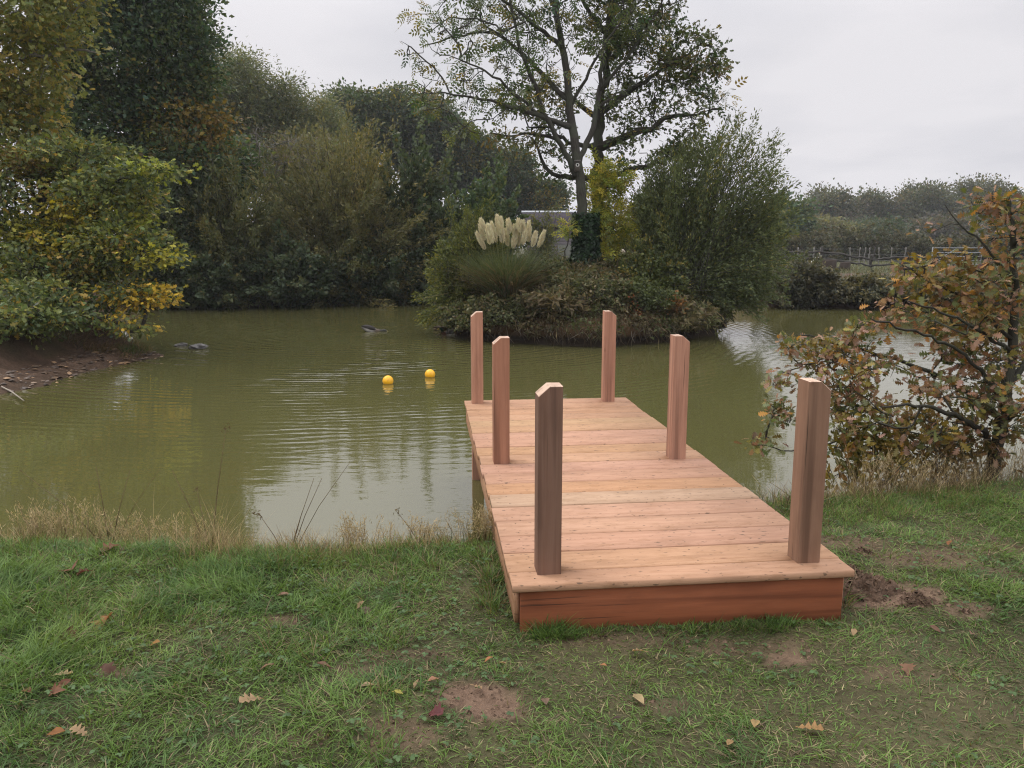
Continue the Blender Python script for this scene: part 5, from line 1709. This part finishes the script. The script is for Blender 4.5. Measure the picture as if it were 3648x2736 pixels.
for (lab, px, py, r, sd_) in (('largest dark heap of dug earth against the jetty side', 866, 590, (.17, .13, .075), 1), ('crumbly brown clod right of the large earth heap', 917, 601, (.10, .075, .045), 2),
                              ('small dark clod furthest right on the grass', 966, 613, (.055, .035, .028), 3), ('small clod behind the large earth heap', 850, 574, (.09, .08, .045), 4), ('reddish flat clod near the bronze oak', 862, 553, (.10, .06, .03), 5),
                              ('little crumb of earth between the heap and the brown clod', 893, 590, (.05, .04, .026), 6)):
    clod(lab, px, py, r, sd_)

# ------------------------------------------------------------------ mud spit: stones, sticks, rotten log
mb = MB()
n = 480
t = rng.random(n)
shore = np.array([(-7.5, 11.0), (-7.45, 13.4), (-7.25, 14.9), (-7.1, 16.1)])
tt = t * 3
i0 = np.minimum(tt.astype(int), 2)
f = (tt - i0)[:, None]
P2 = shore[i0] * (1 - f) + shore[i0 + 1] * f
P2 = P2 + np.stack([-rng.random(n) ** 1.3 * 1.1 + .12, rng.normal(0, .1, n)], -1)
zz = ground_z(P2[:, 0], P2[:, 1])
Pm = np.stack([P2[:, 0], P2[:, 1], zz + .012], -1)
cs = np.array([(.09, .08, .075), (.13, .115, .105), (.06, .05, .045), (.17, .14, .11), (.30, .22, .14)])[rng.integers(0, 5, n)] * (1 + rng.normal(0, .2, (n, 1)))
SHARD = np.array([(-.5, -.3, 0), (.4, -.4, .05), (.6, .2, .0), (0, .5, .06), (-.5, .3, .02), (0, 0, .22)])
SHF = [[0, 1, 5], [1, 2, 5], [2, 3, 5], [3, 4, 5], [4, 0, 5]]
D_ = rng.normal(0, 1, (n, 3))
D_[:, 2] *= .1
mb.scatter(SHARD, SHF, Pm, D_, np.array([0, 0, 1.0]) + rng.normal(0, .12, (n, 3)), .03 + .09 * rng.random(n) ** 3, np.clip(cs * [1.0, .85, .72], .02, .6))
tag(mb.build('shore_debris', ROCK), 'flat stones, mud flakes and leaf litter along the edge of the mud spit', 'debris', kind='stuff')
# dead grass clinging to the steep end of the spit
mb = MB()
n = 5200
x = -8.7 + 1.5 * rng.random(n)
y = 15.2 + 2.6 * rng.random(n)
s_ = pond_sd(x, y)
k = (s_ > .12) & (rng.random(n) < .35 + fbm(x, y, 2, 7))
x, y = x[k], y[k]
m = len(x)
c = np.where(rng.random((m, 1)) < .75, np.array([.21, .145, .085]), np.array([.08, .10, .03])) * (1 + rng.normal(0, .2, (m, 1)))
blade_set(mb, np.stack([x, y, ground_z(x, y)], -1), rng.normal(-.6, .9, m), np.clip(rng.normal(.9, .35, m), .1, 1.5), .12 + .16 * rng.random(m), np.full(m, .006), .5 * rng.random(m), np.clip(c, .01, .6))
n = 5000
x = -13 + 5 * rng.random(n)
y = 10.5 + 8.5 * rng.random(n)
k = pond_sd(x, y) > 1.7
x, y = x[k], y[k]
m = len(x)
c = np.array([(.07, .09, .03), (.05, .07, .026), (.14, .11, .055)])[rng.integers(0, 3, m)] * (1 + rng.normal(0, .2, (m, 1)))
blade_set(mb, np.stack([x, y, ground_z(x, y)], -1), rng.random(m) * 6.28, np.clip(rng.normal(.5, .3, m), 0, 1.4), .12 + .22 * rng.random(m), np.full(m, .010), .4 * rng.random(m), np.clip(c, .01, .6))
for (px, py) in ((138, 346), (128, 348), (106, 318)):
    p = at_z(px, py, -.3)
    m = 130
    a = rng.random(m) * 6.28
    Q2 = p[:2] + np.stack([np.cos(a), np.sin(a)], -1) * (.16 * rng.random((m, 1)))
    blade_set(mb, np.stack([Q2[:, 0], Q2[:, 1], ground_z(Q2[:, 0], Q2[:, 1])], -1), a, np.abs(rng.normal(.5, .3, m)), .12 + .1 * rng.random(m), np.full(m, .007), .4 * rng.random(m), np.array([(.06, .10, .025)]) * (1 + rng.normal(0, .2, (m, 1))))
tag(mb.build('spit_grass', BLADE), 'dead and green grass on the mud spit', 'grass', kind='stuff')
# rough grass on the far banks and the field
mb = MB()
n = 42000
x = 6 + 20 * rng.random(n)
y = 27.4 + 4.5 * rng.random(n)
s_ = pond_sd(x, y)
k = (s_ > .1) & (s_ < 3) & (y < 30.6 + rng.normal(0, .4, n))
x, y, s_ = x[k], y[k], s_[k]
m = len(x)
c = np.array([(.105, .10, .045), (.075, .09, .035), (.16, .125, .07), (.12, .085, .055)])[rng.integers(0, 4, m)] * (1 + rng.normal(0, .2, (m, 1)))
blade_set(mb, np.stack([x, y, ground_z(x, y)], -1), rng.random(m) * 6.28, np.clip(rng.normal(.7, .35, m), 0, 1.5), (.14 + .26 * rng.random(m)), np.full(m, .016), .5 * rng.random(m), np.clip(c, .01, .6))
n = 22000
x = 8 + 40 * rng.random(n)
y = 36.5 + 40 * rng.random(n) ** 1.6
c = np.array([(.085, .09, .04), (.07, .085, .036), (.15, .13, .07)])[rng.integers(0, 3, n)] * (1 + rng.normal(0, .2, (n, 1)))
blade_set(mb, np.stack([x, y, ground_z(x, y)], -1), rng.random(n) * 6.28, np.clip(rng.normal(.5, .3, n), 0, 1.4), .12 + .22 * rng.random(n), np.full(n, .02), .4 * rng.random(n), np.clip(c, .01, .6))
tag(mb.build('field_grass', BLADE), 'rough grass on the right far bank and in the field behind', 'grass', kind='stuff')

mb = MB()
p = at_z(-6, 358, -.35)
q = at_z(22, 355, -.38)
mb.tube([p + [-.8, 0, .12], p + [0, 0, .12], (p + q) / 2 + [0, 0, .11], q + [0, 0, .1]], [.11, .11, .10, .09], 10, (.075, .062, .05))
tag(mb.build('rotten_log', OLDWOOD, None, p, True), 'dark rotten log lying on the mud at the left picture edge', 'log')
mb = MB()
p, q = at_z(9, 368, -.44), at_z(24, 356, -.34)
mb.tube([p + [0, 0, .03], (p + q) / 2 + [0, 0, .06], q + [0, 0, .1]], [.018, .02, .014], 6, (.33, .29, .24))
tag(mb.build('pale_stick', OLDWOOD, None, p, True), 'pale bleached stick propped beside the rotten log', 'stick')
mb = MB()
p, q = at_z(-2, 386, -.47), at_z(24, 402, -.5)
mb.tube([p + [0, 0, .02], (p + q) / 2 + [.02, 0, .03], q + [0, 0, .02]], [.012, .011, .007], 6, (.33, .29, .24))
tag(mb.build('pale_stick', OLDWOOD, None, p, True), 'thin pale stick on the mud right at the left picture edge', 'stick')

RG = 'dark stones showing above the water'
p = at_z(181.5, 346, WATER)
lump('water_stone', 'smaller dark stone left of a paler slab in the water', 'stone', p - [0, 0, .03], (.14, .10, .06), (.055, .05, .046), ROCK, RG, 5, rough=.5, sink=.45)
p = at_z(198, 348.5, WATER)
lump('water_stone', 'larger grey slab-topped stone right of the small dark one in the water', 'stone', p - [0, 0, .03], (.20, .14, .085), (.10, .095, .09), ROCK, RG, 9, rough=.55, sink=.45, rz=-.35)

# ------------------------------------------------------------------ yellow floats
def buoy(label, px, py):
    p = at_z(px, py, WATER)
    root = thing('float', label, 'float', (p[0], p[1], WATER + .045), 'yellow floats on the pond')
    V, F = [], []
    ns, nr = 22, 36
    R = .088
    for i in range(ns + 1):
        th = pi * i / ns
        seam = 1 + .012 * math.exp(-((th - pi / 2) / .05) ** 2)
        for j in range(nr):
            a = 2 * pi * j / nr
            V.append((R * seam * sin(th) * cos(a), R * seam * sin(th) * sin(a), R * cos(th)))
    for i in range(ns):
        for j in range(nr):
            F.append([i * nr + j, (i + 1) * nr + j, (i + 1) * nr + (j + 1) % nr, i * nr + (j + 1) % nr])
    mb = MB()
    mb.faces(V, F)
    mb.build('ball', BUOY, root, smooth_shade=True)
    mb = MB()
    a = np.linspace(0, 2 * pi, 15)
    mb.tube(np.stack([.016 * np.cos(a), 0 * a, -R - .006 + .016 * np.sin(a)], -1), .005, 6, (.5, .28, .02), False)
    mb.tube([(0, 0, -R - .02), (.02, .01, -R - .25), (.01, .0, -R - .6)], .004, 5, (.2, .18, .12))
    mb.build('mooring_eye', PAINTED, root, smooth_shade=True)


buoy('yellow ball float further left of the two on the pond', 388, 383.6)
buoy('yellow ball float nearer the jetty post, the right one of two', 430, 377)

# ------------------------------------------------------------------ birds
def sweep_body(P, RX, RZ, cols, sides=14):
    """one continuous body surface: elliptical sections (half width RX, half height RZ) along the spine P"""
    P = np.array(P, float)
    n = len(P)
    ts = np.linspace(0, n - 1, (n - 1) * 4 + 1)
    ip = lambda A: np.stack([np.interp(ts, np.arange(n), np.array(A, float)[:, k]) for k in range(np.array(A).shape[1])], -1)
    Q = ip(P)
    rx = ip(np.array(RX)[:, None])[:, 0]
    rz = ip(np.array(RZ)[:, None])[:, 0]
    C = ip(cols)
    for _ in range(2):
        Q[1:-1] = .25 * Q[:-2] + .5 * Q[1:-1] + .25 * Q[2:]
        rx[1:-1] = .25 * rx[:-2] + .5 * rx[1:-1] + .25 * rx[2:]
        rz[1:-1] = .25 * rz[:-2] + .5 * rz[1:-1] + .25 * rz[2:]
    T = norm(np.gradient(Q, axis=0))
    Sd = np.array([0, 1.0, 0])
    Up = norm(np.cross(T, np.repeat(Sd[None], len(T), 0)))
    a = np.arange(sides) * 2 * pi / sides
    V = Q[:, None] + rx[:, None, None] * np.cos(a)[None, :, None] * Sd + rz[:, None, None] * np.sin(a)[None, :, None] * Up[:, None]
    F = []
    for i in range(len(Q) - 1):
        for j in range(sides):
            F.append([i * sides + j, i * sides + (j + 1) % sides, (i + 1) * sides + (j + 1) % sides, (i + 1) * sides + j])
    F.append(list(range(sides)))
    F.append(list(range(len(Q) * sides - 1, (len(Q) - 1) * sides - 1, -1)))
    return V.reshape(-1, 3), F, np.repeat(C, sides, 0)


def duck(label, loc, rz, plum, group, pose='swim', sc=1.0):
    """x is forward; plum = (tail, flank, breast, head, bill, wing)"""
    tail, flank, breast, head, bill, wing = [np.array(c) for c in plum]
    root = thing('duck', label, 'duck', loc, group, rz)
    if pose == 'swim':
        P = [(-.27, 0, .075), (-.22, 0, .06), (-.12, 0, .045), (0, 0, .04), (.10, 0, .05), (.155, 0, .085), (.165, 0, .13), (.17, 0, .165), (.19, 0, .185), (.225, 0, .18), (.25, 0, .172), (.285, 0, .165)]
        RX = [.012, .045, .085, .098, .082, .048, .030, .030, .036, .028, .016, .012]
        RZ = [.008, .028, .062, .078, .07, .045, .030, .032, .036, .026, .011, .006]
        C = [tail, tail, flank, flank, breast, breast, head, head, head, head, bill, bill]
    else:       # preening or dabbling: neck stretched forward along the water
        P = [(-.26, 0, .13), (-.21, 0, .11), (-.12, 0, .085), (0, 0, .055), (.10, 0, .04), (.17, 0, .035), (.23, 0, .04), (.28, 0, .05), (.32, 0, .05), (.35, 0, .042), (.38, 0, .03), (.41, 0, .02)]
        RX = [.012, .045, .085, .098, .08, .05, .034, .033, .038, .03, .016, .011]
        RZ = [.008, .03, .062, .075, .06, .042, .032, .032, .034, .026, .011, .006]
        C = [tail, tail, flank, flank, breast, breast, head, head, head, head, bill, bill]
    P, RX, RZ = np.array(P) * sc, np.array(RX) * sc, np.array(RZ) * sc
    V, F, K = sweep_body(P, RX, RZ, C)
    mb = MB()
    mb.faces(V, F, K)
    mb.build('body', FEATHER, root, smooth_shade=True)
    for s in (-1, 1):
        mb = MB()
        lift = .0 if pose == 'swim' else .05
        Wp = np.array([(.09, s * .080, .085), (0, s * .098, .10 + lift * .3), (-.10, s * .088, .105 + lift), (-.19, s * .050, .108 + lift), (-.26, s * .02, .115 + lift)]) * sc
        V, F, K = sweep_body(Wp, np.array([.008, .02, .022, .016, .004]) * sc, np.array([.02, .045, .042, .026, .006]) * sc, [wing, wing, wing * 1.25, wing * .8, wing * .6], 8)
        mb.faces(V, F, K)
        mb.build('wing', FEATHER, root, smooth_shade=True)


DG = 'ducks on the pond'
DRAKE = ((.03, .03, .03), (.42, .40, .36), (.09, .045, .03), (.012, .035, .022), (.42, .33, .05), (.10, .09, .08))
HEN = ((.12, .085, .05), (.13, .09, .055), (.14, .10, .06), (.15, .11, .07), (.22, .14, .05), (.085, .06, .04))
GREY = ((.12, .11, .10), (.40, .38, .35), (.13, .10, .08), (.06, .06, .055), (.25, .22, .1), (.05, .045, .042))
p = at_z(372, 331.5, WATER)
duck('grey duck bathing with head low in the open water', (p[0], p[1], WATER - .03), .15, GREY, DG, 'low', 1.05)
p = at_z(449, 335, WATER)
duck('drake with dark head and white flank beside the left tip of the island', (p[0], p[1], WATER - .025), pi + .25, DRAKE, DG, 'swim', 1.05)
p = at_z(442, 330, WATER)
duck('brown duck in the shade behind the drake', (p[0], p[1], WATER - .025), .5, HEN, DG, 'swim', .95)
p = at_z(461, 335.5, WATER)
duck('brown duck tucked against the bank right of the drake', (p[0], p[1], WATER - .025), pi - .5, HEN, DG, 'swim', .9)


def goose(label, p, rz, pose):
    W_ = np.array((.58, .57, .53))
    Or = np.array((.65, .25, .05))
    root = thing('goose', label, 'goose', p, 'white geese behind the fence', rz)
    if pose == 'stand':
        P = [(-.36, 0, .30), (-.28, 0, .33), (-.14, 0, .40), (.0, 0, .47), (.12, 0, .56), (.18, 0, .68), (.20, 0, .80), (.23, 0, .88), (.28, 0, .90), (.33, 0, .88), (.38, 0, .86)]
    else:
        P = [(-.34, 0, .16), (-.26, 0, .15), (-.14, 0, .15), (.0, 0, .16), (.12, 0, .17), (.2, 0, .22), (.2, 0, .30), (.16, 0, .34), (.1, 0, .33), (.05, 0, .31), (.0, 0, .30)]
    RX = [.02, .07, .14, .16, .12, .065, .042, .045, .05, .03, .015]
    RZ = [.012, .05, .12, .14, .11, .062, .042, .045, .048, .026, .01]
    C = [W_] * 8 + [W_, Or, Or] if pose != 'stand' else [W_] * 7 + [Or, Or, Or, Or]
    V, F, K = sweep_body(P, RX, RZ, C)
    mb = MB()
    mb.faces(V, F, K)
    mb.build('body', FEATHER, root, smooth_shade=True)
    if pose == 'stand':
        for s in (-1, 1):
            mb = MB()
            mb.tube([(-.02, s * .07, .34), (-.04, s * .07, .15), (-.02, s * .07, .02), (.07, s * .075, .01)], [.025, .016, .014, .012], 8, Or)
            mb.build('leg', FEATHER, root, smooth_shade=True)


p = at_d(815.5, 267, 45)
goose('upright white goose with orange head behind the rail fence', (p[0], p[1], gz(p[0], p[1])), .35, 'stand')
p = at_d(829, 268, 45)
goose('white goose sitting in the grass behind the rail fence', (p[0], p[1], gz(p[0], p[1])), pi, 'sit')

# ------------------------------------------------------------------ cleft rail fence, wire fence, gate, stumps
PF = lambda X, Y, dd=42.0: at_d((2760 + X * .2712) * .2807, (860 + Y * .2712) * .2807, dd)
o_ = PF(620, 400)
fence = thing('rail_fence', 'crooked split-rail wooden fence across the field on the right', 'fence', (o_[0], o_[1], gz(o_[0], o_[1])))
GW = (.07, .065, .058)


def rail(parent, loc, name, pts, r, mat=OLDWOOD, col=GW, sides=7):
    pts = np.array(pts, float)
    k = np.linspace(0, len(pts) - 1, 9)
    Q = np.stack([np.interp(k, np.arange(len(pts)), pts[:, i]) for i in range(3)], -1)
    Q[1:-1] += rng.normal(0, r * .35, (7, 3))
    mb = MB()
    mb.tube(Q, r * (.8 + .4 * rng.random(9)), sides, col)
    return mb.build(name, mat, parent, loc, True)


L0 = np.array(fence.location)
for (X, Y0, X2, Y1, r) in ((150, 400, 150, 105, .07), (622, 395, 620, 70, .075), (1245, 385, 1285, 170, .085), (1850, 440, 1850, 330, .075), (2350, 450, 2350, 190, .075)):
    a_, b__ = PF(X, Y0), PF(X2, Y1)
    a_[2] = gz(a_[0], a_[1]) - .2
    rail(fence, L0, 'post', [a_, (a_ + b__) / 2, b__], r)
for pts in (((130, 150), (400, 138), (625, 140)), ((630, 145), (850, 165), (1100, 210), (1250, 232)), ((1275, 240), (1420, 228), (1570, 212), (1860, 205)), ((150, 225), (400, 218), (630, 232)), ((630, 230), (850, 250), (1100, 290), (1255, 320)),
            ((1270, 318), (1560, 300), (1860, 275)), ((180, 325), (400, 322), (620, 318)), ((620, 318), (860, 350), (1110, 388)), ((1330, 405), (1560, 370), (1845, 345)), ((1850, 210), (2100, 205), (2360, 215)), ((1850, 280), (2100, 290), (2360, 285))):
    rail(fence, L0, 'rail', [PF(X, Y, 41.9) for X, Y in pts], .055)
rail(fence, L0, 'post', [PF(1300, 250, 42.4), PF(1310, 160, 42.4), PF(1322, 70, 42.4)], .04)
o_ = PF(980, 330, 49)
wf_ = thing('wire_fence', 'thin-posted wire fence behind the split-rail fence', 'fence', (o_[0], o_[1], gz(o_[0], o_[1])))
L1 = np.array(wf_.location)
xs = []
for X in (290, 500, 590, 980, 1100, 1170, 1225, 1360, 1522, 1700):
    a_ = PF(X, 350, 49)
    a_[2] = gz(a_[0], a_[1])
    xs.append(a_)
    rail(wf_, L1, 'post', [a_, a_ + [0, 0, .55], a_ + [rng.normal(0, .03), 0, 1.15]], .035, col=(.2, .19, .17))
for h in (.35, .7, 1.05):
    mb = MB()
    mb.tube([q + [0, -.04, h] for q in xs], .006, 4, (.22, .22, .22))
    mb.build('wire', PAINTED, wf_, L1)
g0 = PF(2100, 330, 46.0)
gate = thing('field_gate', 'grey metal field gate behind the bronze oak leaves', 'gate', (g0[0], g0[1], gz(g0[0], g0[1])))
L2 = np.array(gate.location)
mb = MB()
for h in (.2, .42, .64, .86, 1.12):
    mb.tube([L2 + [-.2, 0, h], L2 + [2.6, 0, h]], .022, 8, (.27, .28, .285))
mb.build('bars', PAINTED, gate, L2, True)
mb = MB()
mb.tube([L2 + [-.2, .03, .2], L2 + [1.2, .03, 1.12]], .016, 6, (.26, .27, .275))
mb.build('brace', PAINTED, gate, L2, True)
for q in (-.2, 2.6):
    mb = MB()
    mb.tube([L2 + [q, 0, .12], L2 + [q, 0, 1.16]], .026, 8, (.26, .27, .275))
    mb.build('upright', PAINTED, gate, L2, True)
for (X, w_, h_, lab) in ((680, .48, .55, 'wider dark tree stump under the rails of the field fence'), (915, .28, .42, 'narrower dark tree stump right of the wide one')):
    p = PF(X, 400, 41.0)
    p[2] = gz(p[0], p[1])
    mb = MB()
    mb.tube([p - [0, 0, .1], p + [0, 0, h_ * .3], p + [.02, 0, h_ * .9], p + [.02, 0, h_]], [w_ * 1.1, w_ * .95, w_ * .9, w_ * .8], 14, (.05, .038, .03))
    tag(mb.build('tree_stump', OLDWOOD, None, p, True), lab, 'stump')
# short rail fence behind the island
p = at_d(622, 268, 33.5)
p[2] = gz(p[0], p[1])
f2 = thing('rail_fence', 'short dark rail fence right of the ivy-clad trunk behind the island', 'fence', p)
for q in (-.6, .9, 2.4):
    rail(f2, p, 'post', [p + [q, 0, -.2], p + [q, 0, .5], p + [q + .02, 0, 1.05]], .055, col=(.07, .06, .05))
for h in (.42, .82):
    rail(f2, p, 'rail', [p + [-1.2, -.06, h], p + [.9, -.06, h + .03], p + [2.6, -.06, h - .03]], .04, col=(.07, .06, .05))
mb = MB()
V, F = [], []
c_ = p + [.0, -.06, .98]
mb.tube([c_ + [0, 0, -.12], c_ + [0, 0, -.06], c_, c_ + [0, 0, .07], c_ + [0, 0, .12]], [.06, .11, .13, .10, .03], 12, (.42, .36, .28))
tag(mb.build('feed_ball', PAINTED, None, c_, True), 'pale round feeder on the short dark rail fence', 'feeder')

# ------------------------------------------------------------------ shed
SD_ = 40.0
xl, xr = at_d(528, 230, SD_)[0], at_d(612, 230, SD_)[0]
zr, ze = at_d(560, 212.5, SD_ + 1.9)[2], at_d(560, 226, SD_)[2]
gzs = .5
shed = thing('shed', 'weatherboarded grey-mauve shed with dark roof half hidden behind the ash trunk', 'shed', ((xl + xr) / 2, SD_ + 2, gzs))
LS = np.array(shed.location)
mb = MB()
h = gzs - .1
while h < ze:
    t_ = .15
    mb.box((xl, SD_, h), (xr, SD_ + .03, min(h + t_ + .02, ze)), np.array((.225, .205, .22)) * (1 + rng.normal(0, .05)), .004, 0, h)
    V = mb.V[-1]
    V[:, 1] -= np.where(V[:, 2] < h + .03, .022, 0)
    h += t_
mb.box((xl, SD_ + .035, gzs - .1), (xl + .06, SD_ + 3.8, ze), (.28, .26, .27))
mb.box((xr - .06, SD_ + .035, gzs - .1), (xr, SD_ + 3.8, ze), (.28, .26, .27))
mb.box((xl + .065, SD_ + 3.74, gzs - .1), (xr - .065, SD_ + 3.8, ze), (.28, .26, .27))
for q in (xl + .003, xr - .063):
    mb.faces([(q, SD_, ze + .003), (q, SD_ + 3.8, ze + .003), (q, SD_ + 1.9, zr - .08), (q + .06, SD_, ze + .003), (q + .06, SD_ + 3.8, ze + .003), (q + .06, SD_ + 1.9, zr - .08)], [[0, 1, 2], [5, 4, 3], [0, 2, 5, 3], [2, 1, 4, 5]], (.28, .26, .27))
mb.build('wall', OLDWOOD, shed, LS)
mb = MB()
nc = 60
xs_ = np.linspace(xl - .25, xr + .25, nc * 2 + 1)
bump = np.where(np.arange(nc * 2 + 1) % 2 == 0, .0, .035)
for (ya, za, yb_, zb_) in ((SD_ - .25, ze - .06, SD_ + 1.9, zr), (SD_ + 4.05, ze - .06, SD_ + 1.9, zr)):
    A_ = np.stack([xs_, np.full_like(xs_, ya), za + bump], -1)
    B_ = np.stack([xs_, np.full_like(xs_, yb_), zb_ + bump], -1)
    V = np.concatenate([A_, B_, A_ - [0, 0, .05], B_ - [0, 0, .05]])
    m = len(xs_)
    F = []
    for i in range(m - 1):
        F += [[i, i + 1, m + i + 1, m + i], [2 * m + i + 1, 2 * m + i, 3 * m + i, 3 * m + i + 1], [i + 1, i, 2 * m + i, 2 * m + i + 1]]
    mb.faces(V, F, (.055, .046, .056))
mb.build('roof', OLDWOOD, shed, LS)
mb = MB()
mb.tube([(xl - .3, SD_ + 1.9, zr + .03), (xr + .3, SD_ + 1.9, zr + .03)], .055, 10, (.62, .65, .68))
mb.build('ridge_cap', PAINTED, shed, LS, True)
mb = MB()
dx_ = at_d(569, 240, SD_)[0]
mb.box((dx_ - .55, SD_ - .07, gzs), (dx_ + .55, SD_ - .03, gzs + 1.25), (.16, .165, .14), .006, 2)
mb.build('door', OLDWOOD, shed, LS)

# ------------------------------------------------------------------ nest box on the ash
p = at_d(577.3, 166, 20.22)
nb = thing('nest_box', 'small wooden nest box with a pale ring round its hole high on the ash trunk', 'nest box', p)
mb = MB()
mb.box(p + [-.065, -.06, -.13], p + [.065, .07, .09], (.12, .105, .09), .004, 2)
mb.build('box', OLDWOOD, nb, p)
mb = MB()
V = [(-.08, -.10, .092), (.08, -.10, .092), (.08, .08, .135), (-.08, .08, .135)]
V = np.array(V + [(a, b_3, c + .018) for (a, b_3, c) in V]) + p
mb.faces(V, [[3, 2, 1, 0], [4, 5, 6, 7], [0, 1, 5, 4], [1, 2, 6, 5], [2, 3, 7, 6], [3, 0, 4, 7]], (.10, .09, .08))
mb.build('lid', OLDWOOD, nb, p)
mb = MB()
a = np.linspace(0, 2 * pi, 25)
mb.tube(np.stack([p[0] + .034 * np.cos(a), np.full(25, p[1] - .064), p[2] + .02 + .034 * np.sin(a)], -1), .011, 6, (.55, .55, .52), False)
mb.build('hole_ring', PAINTED, nb, p, True)
mb = MB()
mb.tube([(p[0], p[1] - .066, p[2] + .02), (p[0], p[1] - .061, p[2] + .02)], .025, 14, (.008, .008, .008))  # near-black disc on the solid front paints the shade inside the hole
mb.build('hole_shade_disc', PAINTED, nb, p, True)

# ------------------------------------------------------------------ light, sky, camera
SUN_EL, SUN_AZ = radians(48), radians(-62)          # azimuth from +y towards +x
w = bpy.data.worlds.new('World')
scene.world = w
w.use_nodes = True
nt = w.node_tree
nt.nodes.clear()
N_ = lambda typ, **kw: (lambda nd: [setattr(nd, k, v) for k, v in kw.items()] and nd or nd)(nt.nodes.new(typ))
out = N_('ShaderNodeOutputWorld')
bg = N_('ShaderNodeBackground')
sky = N_('ShaderNodeTexSky', sky_type='NISHITA')
sky.sun_disc = False
sky.sun_elevation = SUN_EL
sky.sun_rotation = SUN_AZ
sky.air_density = 1.0
sky.dust_density = 6.0
sky.ozone_density = 1.0
hs = N_('ShaderNodeHueSaturation')
hs.inputs['Saturation'].default_value = 0.15
nt.links.new(sky.outputs[0], hs.inputs['Color'])
tc = N_('ShaderNodeTexCoord')
sx = N_('ShaderNodeSeparateXYZ')
nt.links.new(tc.outputs['Generated'], sx.inputs[0])
mr = N_('ShaderNodeMapRange')
mr.interpolation_type = 'SMOOTHSTEP'
mr.inputs['From Min'].default_value = 0.20
mr.inputs['From Max'].default_value = 0.85
mr.inputs['To Min'].default_value = 8.0
mr.inputs['To Max'].default_value = 25.0
nt.links.new(sx.outputs[2], mr.inputs['Value'])
# cloud deck: look up a noise on the plane of the cloud base so streaks flatten towards the horizon
dv = N_('ShaderNodeVectorMath', operation='DIVIDE')
ad = N_('ShaderNodeMath', operation='ADD')
ad.inputs[1].default_value = .14
nt.links.new(sx.outputs[2], ad.inputs[0])
cb = N_('ShaderNodeCombineXYZ')
for i in range(3):
    nt.links.new(ad.outputs[0], cb.inputs[i])
nt.links.new(tc.outputs['Generated'], dv.inputs[0])
nt.links.new(cb.outputs[0], dv.inputs[1])
nz_ = N_('ShaderNodeTexNoise')
nz_.inputs['Scale'].default_value = 1.1
nz_.inputs['Detail'].default_value = 4
nz_.inputs['Roughness'].default_value = .45
nt.links.new(dv.outputs[0], nz_.inputs['Vector'])
rp = N_('ShaderNodeValToRGB')
e = rp.color_ramp.elements
e[0].position, e[0].color = .36, (.885, .88, .935, 1)
e[1].position, e[1].color = .60, (1.03, 1.01, 1.05, 1)
nt.links.new(nz_.outputs['Fac'], rp.inputs[0])
ml = N_('ShaderNodeMix', data_type='RGBA', blend_type='MULTIPLY')
ml.inputs[0].default_value = 1.0
nt.links.new(rp.outputs[0], ml.inputs[6])
nt.links.new(mr.outputs[0], ml.inputs[7])
mx = N_('ShaderNodeMix', data_type='RGBA')
mx.inputs[0].default_value = 0.97
nt.links.new(hs.outputs[0], mx.inputs[6])
nt.links.new(ml.outputs[2], mx.inputs[7])
nt.links.new(mx.outputs[2], bg.inputs['Color'])
bg.inputs['Strength'].default_value = 0.1
nt.links.new(bg.outputs[0], out.inputs['Surface'])

# thin autumn haze in the air
HAZE = 0.0005
mb = MB()
mb.box((-262, -62, -3.2), (262, 332, 19.0))
t = NT('thin_haze')
pv = t.n('ShaderNodeVolumePrincipled')
pv.inputs['Color'].default_value = (.86, .88, .93, 1)
pv.inputs['Density'].default_value = HAZE
t.l(pv.outputs[0], t.out.inputs['Volume'])
tag(mb.build('haze', t.m), 'thin pale autumn haze', 'haze', kind='stuff')
sun = bpy.data.lights.new('sun', 'SUN')
sun.energy = 1.5
sun.angle = radians(25)
sun.color = (1.0, .96, .90)
so = bpy.data.objects.new('sun', sun)
COL.objects.link(so)
so.rotation_euler = (pi / 2 - SUN_EL, 0, pi - SUN_AZ)

cam = bpy.data.cameras.new('camera')
cam.sensor_width = 36.0
cam.lens = 36.0 * FPX / 1024.0
cam.clip_end = 3000
cam.clip_start = 0.05
co = bpy.data.objects.new('camera', cam)
COL.objects.link(co)
co.location = (0, 0, HC)
co.rotation_euler = (pi / 2 - PITCH, 0, 0)
scene.camera = co

vs = scene.view_settings
vs.view_transform = 'Standard'
vs.look = 'None'
vs.exposure = 0.0
vs.gamma = 1.0
vs.use_curve_mapping = False
cy = scene.cycles
cy.max_bounces = 7
cy.diffuse_bounces = 4
cy.glossy_bounces = 3
cy.transmission_bounces = 5
cy.transparent_max_bounces = 8
cy.use_denoising = True
cy.denoising_prefilter = 'NONE'
cy.filter_width = 1.15
cy.sample_clamp_indirect = 4.0
